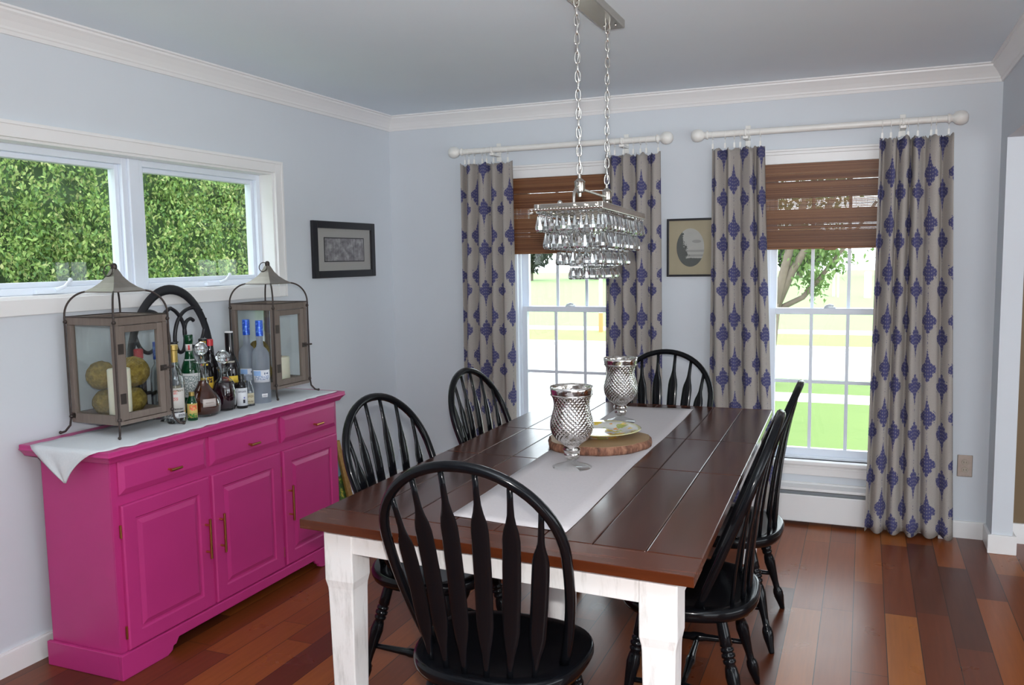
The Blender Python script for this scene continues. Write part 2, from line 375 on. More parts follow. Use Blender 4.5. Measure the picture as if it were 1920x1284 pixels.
def prism(bm, poly, h, mat=None):
    lo = [bm.verts.new((x, y, 0)) for x, y in poly]; hi = [bm.verts.new((x, y, h)) for x, y in poly]
    bm.faces.new(lo[::-1]); bm.faces.new(hi); n = len(poly)
    for i in range(n): bm.faces.new((lo[i], lo[(i + 1) % n], hi[(i + 1) % n], hi[i]))
    if mat: bmesh.ops.transform(bm, matrix=mat, verts=lo + hi)
def tube(bm, pts, r, seg=8, closed=False, flat=1.0, up=None):
    pts = [Vector(p) for p in pts]; n = len(pts); rs = r if isinstance(r, (list, tuple)) else [r] * n
    rings = []; prev = None
    for i, p in enumerate(pts):
        a = pts[(i - 1) % n] if (closed or i) else pts[i]; b = pts[(i + 1) % n] if (closed or i < n - 1) else pts[i]
        t = (b - a).normalized()
        if prev is None:
            q = Vector(up) if up else (Vector((0, 0, 1)) if abs(t.z) < .9 else Vector((1, 0, 0)))
            u = (q - t * q.dot(t)).normalized()
        else: u = (prev - t * prev.dot(t)).normalized()
        prev = u; w = t.cross(u)
        rings.append([bm.verts.new(p + (u * math.cos(2 * PI * k / seg) + w * math.sin(2 * PI * k / seg) * flat) * rs[i]) for k in range(seg)])
    m = n if closed else n - 1
    for i in range(m):
        A, B = rings[i], rings[(i + 1) % n]
        for k in range(seg): bm.faces.new((A[k], A[(k + 1) % seg], B[(k + 1) % seg], B[k]))
    if not closed: bm.faces.new(rings[0][::-1]); bm.faces.new(rings[-1])
def lathe(bm, prof, seg=24, mat=None, cap=True, phase=0.0):
    rings = []; vs = []
    for r, z in prof:
        if r < 1e-6: q = [bm.verts.new((0, 0, z))]
        else: q = [bm.verts.new((r * math.cos(2 * PI * k / seg + phase), r * math.sin(2 * PI * k / seg + phase), z)) for k in range(seg)]
        rings.append(q); vs += q
    for A, B in zip(rings, rings[1:]):
        for k in range(seg):
            k2 = (k + 1) % seg
            if len(A) == 1 and len(B) == 1: continue
            if len(A) == 1: bm.faces.new((A[0], B[k2], B[k]))
            elif len(B) == 1: bm.faces.new((A[k], A[k2], B[0]))
            else: bm.faces.new((A[k], A[k2], B[k2], B[k]))
    if cap:
        if len(rings[0]) > 1: bm.faces.new(rings[0][::-1])
        if len(rings[-1]) > 1: bm.faces.new(rings[-1])
    if mat: bmesh.ops.transform(bm, matrix=mat, verts=vs)
def align(a, b):
    a = Vector(a); b = Vector(b); d = b - a
    return Matrix.Translation(a) @ d.to_track_quat('Z', 'Y').to_matrix().to_4x4(), d.length
def sphere(bm, c, r, seg=16, rings=10, sc=(1, 1, 1)):
    bmesh.ops.create_uvsphere(bm, u_segments=seg, v_segments=rings, radius=r, matrix=Matrix.Translation(c) @ Matrix.Diagonal((*sc, 1)))
def frame_bm(bm, x0, x1, z0, z1, w, y0, y1, plane='XZ'):
    # rectangular frame of four bars; plane XZ (depth y) or YZ (depth x)
    parts = [((x0, z0), (x0 + w, z1)), ((x1 - w, z0), (x1, z1)), ((x0 + w, z0), (x1 - w, z0 + w)), ((x0 + w, z1 - w), (x1 - w, z1))]
    for (a, c), (b, d) in parts:
        if plane == 'XZ': box(bm, (a, y0, c), (b, y1, d))
        else: box(bm, (y0, a, c), (y1, b, d))
def children(o): return [c for c in C.objects if c.parent is o]
def copy_tree(o, parent=None):
    c = o.copy(); C.objects.link(c)
    if parent: c.parent = parent
    for ch in [q for q in list(C.objects) if q.parent is o]: copy_tree(ch, c)
    return c
def sweep_profile(bm, path, prof, closed_prof=True):
    # path: list of frames (origin, out-vector, up) ; prof in (out, up)
    rings = [[bm.verts.new(Vector(o) + Vector(a) * u + Vector((0, 0, 1)) * w) for u, w in prof] for o, a in path]
    n = len(prof)
    for A, B in zip(rings, rings[1:]):
        for k in range(n): bm.faces.new((A[k], A[(k + 1) % n], B[(k + 1) % n], B[k]))
    bm.faces.new(rings[0][::-1]); bm.faces.new(rings[-1])
S = lambda o, label, cat: tag(o, label, cat, None, 'structure')

# ------------------------------------------------------------------ room shell
H = 2.44; W = 3.528; WT = .16; REAR = -6.9; XR = 7.4
S(obj('floor', boxes(((0 - WT, REAR - WT, -.12), (XR + WT, 0, 0))), 'floor'), 'glossy reddish cherry plank floor', 'floor')
S(obj('ceiling', boxes(((0 - WT, REAR - WT, H), (XR + WT, WT, H + .15))), 'ceil'), 'pale blue painted ceiling', 'ceiling')
B1 = (.875, 1.575, .36, 2.0); B2 = (2.385, 3.085, .36, 2.0)
def wall_with_holes(axis, c0, c1, a0, a1, z0, z1, holes):
    bm = bmesh.new(); xs = sorted({a0, a1} | {h[0] for h in holes} | {h[1] for h in holes})
    for p, q in zip(xs, xs[1:]):
        hs = [h for h in holes if h[0] <= p + 1e-6 and h[1] >= q - 1e-6]
        spans = [(z0, z1)] if not hs else [(z0, hs[0][2]), (hs[0][3], z1)]
        for s, e in spans:
            if axis == 'Y': box(bm, (p, c0, s), (q, c1, e))
            else: box(bm, (c0, p, s), (c1, q, e))
    bmesh.ops.remove_doubles(bm, verts=bm.verts, dist=1e-5)
    return bm
S(obj('wall_back', wall_with_holes('Y', 0, WT, -WT, W + .092, -.12, H, [B1, B2]), 'wall'), 'pale grey blue wall with two tall windows', 'wall')
LW = (-3.05, -1.215, 1.385, 1.98)
S(obj('wall_left', wall_with_holes('X', -WT, 0, REAR, 0, -.12, H, [LW]), 'wall'), 'pale grey blue wall behind the pink sideboard', 'wall')
bm = boxes(((W, -.21, 0), (W + .092, 0, H)), ((W, -5.2, 2.05), (W + .092, -.21, H)), ((W, REAR, 0), (W + .092, -5.2, H)))
S(obj('wall_right', bm, 'wall'), 'grey wall end and header of the wide cased opening', 'wall')
S(obj('wall_hall', wall_with_holes('Y', 0, WT, W + .092, XR, -.12, H, []), 'brownwall'), 'brown wall of the next room beyond the opening', 'wall')
S(obj('wall_hall_side', wall_with_holes('X', XR, XR + WT, REAR, WT, -.12, H, [(-5.4, -1.3, .6, 2.1)]), 'brownwall'), 'far side wall of the next room', 'wall')  # unseen opening added here, sized to bring in daylight from the right
S(obj('wall_rear', wall_with_holes('Y', REAR - WT, REAR, -WT, XR + WT, -.12, H, [(4.2, 7.1, .05, 2.2)]), 'wall'), 'wall behind the viewer', 'wall')  # opening out of view, added to let fill daylight in from behind
# crown moulding
cp = [(0, -.091), (.008, -.091), (.012, -.078), (.016, -.074), (.018, -.066), (.030, -.046), (.046, -.026), (.054, -.018), (.055, -.010), (.065, -.007), (.065, 0), (0, 0)]
def crown(name, path, lab):
    bm = bmesh.new(); rings = []
    for fn in path: rings.append([bm.verts.new(fn(u, w)) for u, w in cp])
    for A, B in zip(rings, rings[1:]):
        for k in range(len(cp)): bm.faces.new((A[k], A[(k + 1) % len(cp)], B[(k + 1) % len(cp)], B[k]))
    bm.faces.new(rings[0][::-1]); bm.faces.new(rings[-1])
    S(obj(name, bm, 'trim'), lab, 'crown moulding')
crown('trim_1', [lambda u, w: (u, REAR, H + w), lambda u, w: (u, -u, H + w)], 'white crown moulding along the left wall')
crown('trim_2', [lambda u, w: (u, -u, H + w), lambda u, w: (W - u, -u, H + w)], 'white crown moulding above the curtain rods')
crown('trim_3', [lambda u, w: (W - u, -u, H + w), lambda u, w: (W - u, REAR, H + w)], 'white crown moulding over the opening on the right')
bbp = lambda: None
S(obj('baseboard_left', boxes(((0, REAR, 0), (.015, 0, .083)), ((0, REAR, .083), (.010, 0, .09))), 'trim'), 'white baseboard along the left wall', 'baseboard')
S(obj('baseboard_back', boxes(((.015, -.015, 0), (.30, 0, .088)), ((3.33, -.015, 0), (W - .015, 0, .083)), ((3.33, -.010, .083), (W - .010, 0, .09))), 'trim'), 'white baseboard under the wall outlet', 'baseboard')
S(obj('baseboard_right', boxes(((W - .015, -.21, 0), (W, 0, .088)), ((W - .018, -.226, 0), (W + .110, -.21, .096)), ((W + .092, -.21, 0), (W + .107, 0, .096))), 'trim', bevel=.003), 'white base block at the foot of the opening', 'baseboard')
S(obj('baseboard_hall', boxes(((W + .107, -.015, 0), (XR, 0, .105))), 'trim'), 'white baseboard under the brown wall', 'baseboard')

# ------------------------------------------------------------------ back windows
def back_window(name, x0, x1, lab):
    z0, z1 = .36, 2.0
    w = S(empty(name, ((x0 + x1) / 2, .05, z0)), lab, 'window'); L = lambda bm: bmesh.ops.translate(bm, verts=bm.verts, vec=(-(x0 + x1) / 2, -.05, -z0))
    def part(nm, bm, m, par=w, **k):
        L(bm); return obj(nm, bm, m, par, **k)
    part('casing', boxes(((x0 - .075, -.018, z0 - .01), (x0, 0, z1)), ((x1, -.018, z0 - .01), (x1 + .075, 0, z1)), ((x0 - .075, -.018, z1), (x1 + .075, 0, z1 + .05)), ((x0 - .082, -.024, z1 + .05), (x1 + .082, 0, z1 + .066)), ((x0 - .088, -.030, z1 + .066), (x1 + .088, 0, z1 + .078))), 'trim', bevel=.002)
    part('stool', boxes(((x0 - .09, -.045, z0 - .022), (x1 + .09, .035, z0))), 'trim', bevel=.004)
    part('apron', boxes(((x0 - .075, -.016, z0 - .085), (x1 + .075, 0, z0 - .022)), ((x0 - .075, -.022, z0 - .045), (x1 + .075, 0, z0 - .034))), 'trim', bevel=.002)
    part('jamb', boxes(((x0, 0, z0), (x0 + .02, WT, z1)), ((x1 - .02, 0, z0), (x1, WT, z1)), ((x0 + .02, 0, z1 - .02), (x1 - .02, WT, z1)), ((x0 + .02, .02, z0), (x1 - .02, WT, z0 + .015)), ((x0 + .02, .03, z0), (x0 + .034, .045, z1 - .02)), ((x1 - .034, .03, z0), (x1 - .02, .045, z1 - .02))), 'vinyl', bevel=.001)
    gx0, gx1 = x0 + .065, x1 - .065
    mid = 1.19
    for nm, ya, za, zb, top in (('lower_sash', .045, z0 + .012, mid + .017, False), ('upper_sash', .085, mid - .017, z1 - .02, True)):
        bm = bmesh.new(); yb = ya + .034
        box(bm, (x0 + .02, ya, za), (gx0, yb, zb)); box(bm, (gx1, ya, za), (x1 - .02, yb, zb))
        zl = za + (.034 if top else .044); zt = zb - (.04 if top else .034)
        box(bm, (gx0, ya, za), (gx1, yb, zl)); box(bm, (gx0, ya, zt), (gx1, yb, zb))
        s = part(nm, bm, 'vinyl', bevel=.002)
        def sub(nm2, b2, m2):
            L(b2); return obj(nm2, b2, m2, s)
        sub('pane', boxes(((gx0, ya + .015, zl), (gx1, ya + .019, zt))), 'pane')
        b = bmesh.new()
        for k in (1, 2):
            xm = gx0 + (gx1 - gx0) * k / 3; box(b, (xm - .009, ya + .008, zl), (xm + .009, ya + .0145, zt))
        zm = (zl + zt) / 2
        xs = [gx0, gx0 + (gx1 - gx0) / 3, gx0 + 2 * (gx1 - gx0) / 3, gx1]
        for a, c in zip(xs, xs[1:]): box(b, (a + (.009 if a != gx0 else 0), ya + .008, zm - .009), (c - (.009 if c != gx1 else 0), ya + .0145, zm + .009))
        sub('grille', b, 'vinyl')
    b = bmesh.new(); xm = (x0 + x1) / 2 - .0
    box(b, (xm - .03, .05, mid + .017), (xm + .03, .075, mid + .024)); tube(b, [(xm - .026, .06, mid + .026), (xm, .058, mid + .034), (xm + .02, .056, mid + .03)], [.005, .008, .005], 8)
    part('sash_lock', b, 'vinyl', smooth=True)
back_window('window_1', B1[0], B1[1], 'tall white double hung window behind the chandelier')
back_window('window_2', B2[0], B2[1], 'tall white double hung window right of the oval picture')

# ------------------------------------------------------------------ left windows
def left_windows():
    y0, y1, z0, z1 = LW
    w = S(empty('window_3', (0, (y0 + y1) / 2, z0)), 'wide white awning window pair over the sideboard', 'window'); yc = (y0 + y1) / 2
    def part(nm, bm, m, par=w, **k):
        bmesh.ops.translate(bm, verts=bm.verts, vec=(0, -yc, -z0)); return obj(nm, bm, m, par, **k)
    c = .06
    bm = boxes(((0, y0 - c, z0 - c), (.016, y0, z1 + c)), ((0, y1, z0 - c), (.016, y1 + c, z1 + c)), ((0, y0, z1), (.016, y1, z1 + c)), ((0, y0, z0 - c), (.016, y1, z0)),
               ((.016, y0 - c, z0 - c), (.022, y0 - c + .014, z1 + c)), ((.016, y1 + c - .014, z0 - c), (.022, y1 + c, z1 + c)), ((.016, y0 - c + .014, z1 + c - .014), (.022, y1 + c - .014, z1 + c)))
    part('casing', bm, 'trim', bevel=.002)
    part('jamb', boxes(((-WT, y0, z0), (0, y0 + .012, z1)), ((-WT, y1 - .012, z0), (0, y1, z1)), ((-WT, y0 + .012, z1 - .01), (0, y1 - .012, z1)), ((-WT, y0 + .012, z0), (0, y1 - .012, z0 + .010))), 'trim')
    ym = -2.085
    part('mullion', boxes(((-.135, ym - .03, z0 + .01), (-.068, ym + .03, z1 - .01))), 'vinyl', bevel=.004)
    for a, b in ((y0 + .012, ym - .03), (ym + .03, y1 - .012)):
        bm = bmesh.new(); frame_bm(bm, a, b, z0 + .01, z1 - .01, .028, -.135, -.08, 'YZ')
        f = part('frame', bm, 'vinyl', bevel=.003)
        bm = bmesh.new(); frame_bm(bm, a + .028, b - .028, z0 + .038, z1 - .038, .022, -.14, -.10, 'YZ')
        s = part('sash', bm, 'vinyl', par=f, bevel=.003)
        b2 = boxes(((-.122, a + .05, z0 + .06), (-.118, b - .05, z1 - .06))); bmesh.ops.translate(b2, verts=b2.verts, vec=(0, -yc, -z0)); obj('pane', b2, 'pane', f)
        b3 = bmesh.new(); yk = (a + b) / 2 + .02
        box(b3, (-.08, yk - .055, z0 + .014), (-.058, yk + .055, z0 + .03)); tube(b3, [(-.06, yk + .03, z0 + .028), (-.045, yk + .06, z0 + .04), (-.045, yk + .085, z0 + .062)], [.008, .007, .006], 8)
        sphere(b3, (-.045, yk + .088, z0 + .066), .009, 10, 8)
        bmesh.ops.translate(b3, verts=b3.verts, vec=(0, -yc, -z0)); obj('crank_handle', b3, 'vinyl', f, smooth='auto')
left_windows()

# ------------------------------------------------------------------ outlet, heater
o = empty('wall_outlet', (3.4195, 0, .387), 0, 'pewter duplex wall outlet near the right opening', 'outlet')
obj('cover_plate', boxes(((-.036, -.006, -.058), (.036, 0, .058))), 'pewter', o, bevel=.004)
for dz in (.020, -.020):
    bm = bmesh.new(); lathe(bm, [(.0155, 0), (.0155, .0025), (.014, .0035)], 20, Matrix.Translation((0, -.006, dz)) @ Matrix.Rotation(PI / 2, 4, 'X'))
    r = obj('receptacle', bm, 'receptacle', o)
    obj('slot', boxes(((-.007, -.0102, dz - .005), (-.005, -.0093, dz + .005)), ((.005, -.0102, dz - .004), (.007, -.0093, dz + .004))), 'darkcap', r)
h = empty('baseboard_heater', (1.85, 0, 0), 0, 'long white baseboard heater running under the back windows', 'heater')
X0, X1 = -1.5, 1.45
obj('back_panel', boxes(((X0, -.012, .02), (X1, 0, .232))), 'heater', h)
bm = bmesh.new(); prism(bm, [(-.012, .222), (-.058, .210), (-.060, .196), (-.052, .196), (-.050, .205), (-.012, .214)], X1 - X0, Matrix(((0, 0, 1, X0), (1, 0, 0, 0), (0, 1, 0, 0), (0, 0, 0, 1))))
obj('top_hood', bm, 'heater', h)
obj('damper', boxes(((X0, -.050, .172), (X1, -.046, .190))), 'heaterdark', h)
bm = bmesh.new(); prism(bm, [(-.060, .172), (-.064, .166), (-.064, .022), (-.058, .018), (-.058, .160), (-.054, .172)], X1 - X0, Matrix(((0, 0, 1, X0), (1, 0, 0, 0), (0, 1, 0, 0), (0, 0, 0, 1))))
obj('front_cover', bm, 'heater', h)
obj('fin_tube', boxes(((X0 + .02, -.045, .06), (X1 - .02, -.014, .14))), 'heaterdark', h)
obj('end_cap', boxes(((X0 - .03, -.066, 0), (X0, 0, .234))), 'heater', h, bevel=.003); obj('end_cap', boxes(((X1, -.066, 0), (X1 + .03, 0, .234))), 'heater', h, bevel=.003)

# ------------------------------------------------------------------ bamboo blinds
def blind(x0, x1, lab):
    e = empty('bamboo_blind', ((x0 + x1) / 2, -.02, 1.995), 0, lab, 'window blind', 'woven bamboo blinds'); hw = (x1 - x0) / 2
    obj('headrail', boxes(((-hw, -.012, -.035), (hw, .014, .0))), 'bamboo', e)
    bm = bmesh.new(); rnd = random.Random(int(x0 * 100))
    def reeds(z_top, z_bot, y, pitch, keep=1.0, ybow=0.0):
        z = z_top
        while z > z_bot:
            if rnd.random() < keep:
                yy = y + ybow * math.sin((z - z_bot) / (z_top - z_bot) * PI); hh = pitch * rnd.uniform(.36, .47); 
                box(bm, (-hw, yy - .0014, z - hh), (hw, yy + .0014, z + hh))
            z -= pitch
    reeds(-.006, -.45, -.002, .0068, .985)
    reeds(-.0, -.088, -.012, .0066)           # valance
    reeds(-.0, -.085, .008, .0064)
    reeds(-.100, -.178, -.010, .0061, .97); reeds(-.104, -.118, .007, .0064, .8); reeds(-.138, -.182, .007, .0064)
    reeds(-.245, -.33, -.016, .0062, 1, -.012); reeds(-.245, -.33, .006, .0062)
    reeds(-.335, -.385, -.020, .0062, 1, -.008); reeds(-.34, -.39, .007, .0062, .95)
    reeds(-.392, -.448, -.022, .0062, 1, -.006); reeds(-.40, -.445, .008, .0062)
    obj('reed_panel', bm, 'bamboo', e)
    bm = bmesh.new()
    n = 26
    for k in range(n):
        x = -hw + .012 + (2 * hw - .024) * k / (n - 1); box(bm, (x - .0006, -.0052, -.45), (x + .0006, -.0038, -.005))
    obj('thread', bm, 'thread', e)
    obj('bottom_rail', boxes(((-hw, -.034, -.460), (hw, .012, -.449))), 'bamboo', e, bevel=.003)
    obj('pull_tab', boxes(((-.03, -.036, -.468), (.03, -.030, -.452))), 'bamboo', e, bevel=.002)
blind(.868, 1.582, 'brown woven bamboo blind behind the chandelier')
blind(2.378, 3.092, 'brown woven bamboo blind in the right hand window')

# ------------------------------------------------------------------ curtain rods and curtains
ROD_Y, ROD_Z = -.105, 2.172
def rod(x0, x1, lab):
    e = empty('curtain_rod', ((x0 + x1) / 2, ROD_Y, ROD_Z), 0, lab, 'curtain rod', 'white curtain rods'); hw = (x1 - x0) / 2
    bm = bmesh.new(); tube(bm, [(-hw, 0, 0), (hw, 0, 0)], .0170, 16, up=(0, 0, 1)); obj('pole', bm, 'rodwhite', e, smooth='auto')
    for s in (-1, 1):
        bm = bmesh.new(); prof = [(.020, 0), (.025, .006), (.020, .014), (.016, .02), (.018, .026), (.028, .034), (.0345, .048), (.036, .060), (.0345, .072), (.028, .086), (.016, .094), (0, .096)]
        lathe(bm, prof, 20, Matrix.Translation((s * hw, 0, 0)) @ Matrix.Rotation(s * PI / 2, 4, 'Y')); obj('finial', bm, 'rodwhite', e, smooth=True)
        xb = s * (hw - .20); bm = boxes(((xb - .014, -.012, -.034), (xb + .014, .105, -.019)), ((xb - .014, .098, -.06), (xb + .014, .105, .05)))
        tube(bm, [(xb, 0, -.022), (xb, -.02, -.014), (xb, -.0225, .002), (xb, -.017, .014)], .006, 8); obj('bracket', bm, 'rodwhite', e, bevel=.002)
rod(.585, 1.800, 'white pole curtain rod over the window behind the chandelier')
rod(2.093, 3.275, 'white pole curtain rod over the right hand window')
def curtain(xt0, xt1, xb0, xb1, zb, npl, seed, lab, rings, yoff=0.0, flare=1.0):
    rnd = random.Random(seed)
    e = empty('curtain', ((xt0 + xt1) / 2, ROD_Y, ROD_Z), 0, lab, 'curtain', 'beige curtains with blue medallions')
    cx = (xt0 + xt1) / 2; ztop = 2.098; nu = npl * 16; nv = 44
    ph = [rnd.uniform(-.5, .5) for _ in range(npl + 2)]; am = [rnd.uniform(.6, 1.3) for _ in range(npl + 2)]
    cent = [i + rnd.uniform(-.28, .28) for i in range(npl + 1)]
    bm = bmesh.new(); uvl = bm.loops.layers.uv.new('UVMap'); grid = []
    # arc length for the pattern (taken once so that the print follows the cloth)
    for j in range(nv + 1):
        v = j / nv; row = []
        z = ztop + (zb - ztop) * v
        a = xt0 + (xb0 - xt0) * v ** 1.2; b = xt1 + (xb1 - xt1) * v ** 1.2
        for i in range(nu + 1):
            s = i / nu; k = s * npl; i0 = int(min(k, npl - 1e-6)); f = k - i0
            A = (am[i0] * (1 - f) + am[i0 + 1] * f)
            amp = .022 * A * (1 - .25 * v) + .006
            wob = ph[i0] * (1 - f) + ph[i0 + 1] * f
            d = math.sin(2 * PI * (k + .25 * math.sin(v * 2.2 + wob * 4) * .6) + wob) * amp + .006 * math.sin(3.1 * k + 4 * v)
            x = a + (b - a) * (s + .018 * math.sin(2 * PI * k + 1.3) * (1 - .3 * v))
            top = 0
            if j == 0: top = -.012 * abs(math.sin(PI * k * rings / npl)) + .006 * rnd.uniform(-1, 1)
            if j == 1: top = -.006 * abs(math.sin(PI * k * rings / npl))
            bot = .010 * math.sin(2 * PI * k + wob) if j == nv else 0
            row.append((x - cx, d + yoff * v, z + top + bot - ROD_Z))
        grid.append(row)
    mid = grid[nv // 2]; U = [0]
    for p, q in zip(mid, mid[1:]): U.append(U[-1] + math.hypot(q[0] - p[0], (q[1] - p[1])) )
    sc = 1.0; off = rnd.uniform(0, 1)
    vs = [[bm.verts.new(p) for p in r] for r in grid]
    for j in range(nv):
        for i in range(nu):
            f = bm.faces.new((vs[j][i], vs[j + 1][i], vs[j + 1][i + 1], vs[j][i + 1]))
            for lp, (jj, ii) in zip(f.loops, ((j, i), (j + 1, i), (j + 1, i + 1), (j, i + 1))): lp[uvl].uv = (U[ii] * sc + off, grid[jj][ii][2] + 5)
    o = obj('cloth_panel', bm, 'curtain', e, smooth=True)
    sm = o.modifiers.new('thick', 'SOLIDIFY'); sm.thickness = .0012
    for k in range(rings):
        x = (xt0 - cx) + .02 + (xt1 - xt0 - .04) * k / (rings - 1) + rnd.uniform(-.012, .012)
        bm = bmesh.new(); tube(bm, [(x, .0215 * math.cos(t), .0215 * math.sin(t) - .006) for t in [2 * PI * q / 20 for q in range(20)]], .0016, 6, closed=True)
        tube(bm, [(x, 0, -.028), (x, 0, -.050)], .0012, 6); box(bm, (x - .005, -.004, -.078), (x + .005, .004, -.050))
        obj('curtain_ring', bm, 'rodwhite', e, smooth='auto')
curtain(.568, .905, .548, .905, .03, 4, 3, 'left curtain panel at the window behind the chandelier', 8)
curtain(1.498, 1.820, 1.478, 1.832, .03, 4, 11, 'curtain panel between the chandelier and the small oval picture', 7)
curtain(2.104, 2.390, 2.098, 2.470, .03, 4, 23, 'curtain panel just right of the small oval picture', 6)
curtain(2.960, 3.300, 2.935, 3.362, .02, 5, 31, 'curtain panel next to the wall outlet at far right', 8)

# ------------------------------------------------------------------ pictures
def picture_left():
    y0, y1, z0, z1 = -.905, -.25, 1.412, 1.742; e = empty('framed_picture', (0, (y0 + y1) / 2, (z0 + z1) / 2), 0, 'black framed grey street print on the left wall', 'picture')
    a, b = (y1 - y0) / 2, (z1 - z0) / 2
    bm = bmesh.new(); frame_bm(bm, -a, a, -b, b, .042, .001, .024, 'YZ'); obj('frame', bm, 'frameblack', e, bevel=.003)
    obj('mat_board', boxes(((.004, -a + .04, -b + .04), (.010, a - .04, b - .04))), 'mat_grey', e)
    pa, pb = .207, .066
    bm = bmesh.new(); frame_bm(bm, -pa - .006, pa + .006, -pb - .006, pb + .006, .006, .010, .0115, 'YZ'); obj('print_border', bm, 'frameblack', e)
    obj('print', boxes(((.010, -pa, -pb), (.0112, pa, pb))), 'print', e)
    obj('glazing', boxes(((.017, -a + .042, -b + .042), (.0185, a - .042, b - .042))), 'picture_glass', e)
picture_left()
def picture_back():
    x0, x1, z0, z1 = 1.843, 2.112, 1.389, 1.722; e = empty('framed_picture', ((x0 + x1) / 2, 0, (z0 + z1) / 2), 0, 'thin black frame with oval shore print between the windows', 'picture')
    a, b = (x1 - x0) / 2, (z1 - z0) / 2
    bm = bmesh.new(); frame_bm(bm, -a, a, -b, b, .012, -.020, -.001); obj('frame', bm, 'frameblack', e, bevel=.0015)
    obj('mat_board', boxes(((-a + .010, -.009, -b + .010), (a - .010, -.004, b - .010))), 'mat_cream', e)
    bm = bmesh.new(); pts = [(.079 * math.cos(t), .110 * math.sin(t)) for t in [2 * PI * k / 48 for k in range(48)]]
    prism(bm, pts, .0012, Matrix.Translation((0, -.009, 0)) @ Matrix.Rotation(PI / 2, 4, 'X')); obj('oval_print', bm, 'oval', e, loc=(.0, 0, .0))
    obj('glazing', boxes(((-a + .012, -.0155, -b + .012), (a - .012, -.0145, b - .012))), 'picture_glass', e)
picture_back()
def gilt():
    e = empty('framed_painting', (.178, -1.06, 0), 0, 'gold framed flower painting leaning on the wall beyond the sideboard', 'painting')
    e.rotation_euler = (0, -math.atan2(.112, .47), 0)
    bm = bmesh.new(); frame_bm(bm, -.255, .26, 0.004, .475, .05, -.018, .012, 'YZ'); obj('frame', bm, 'gilt', e, bevel=.006)
    bm = bmesh.new(); frame_bm(bm, -.211, .216, .048, .431, .012, .002, .020, 'YZ'); obj('frame_lip', bm, 'gilt', e, bevel=.003)
    obj('canvas', boxes(((-.008, -.205, .054), (0, .21, .425))), 'painting', e)
gilt()

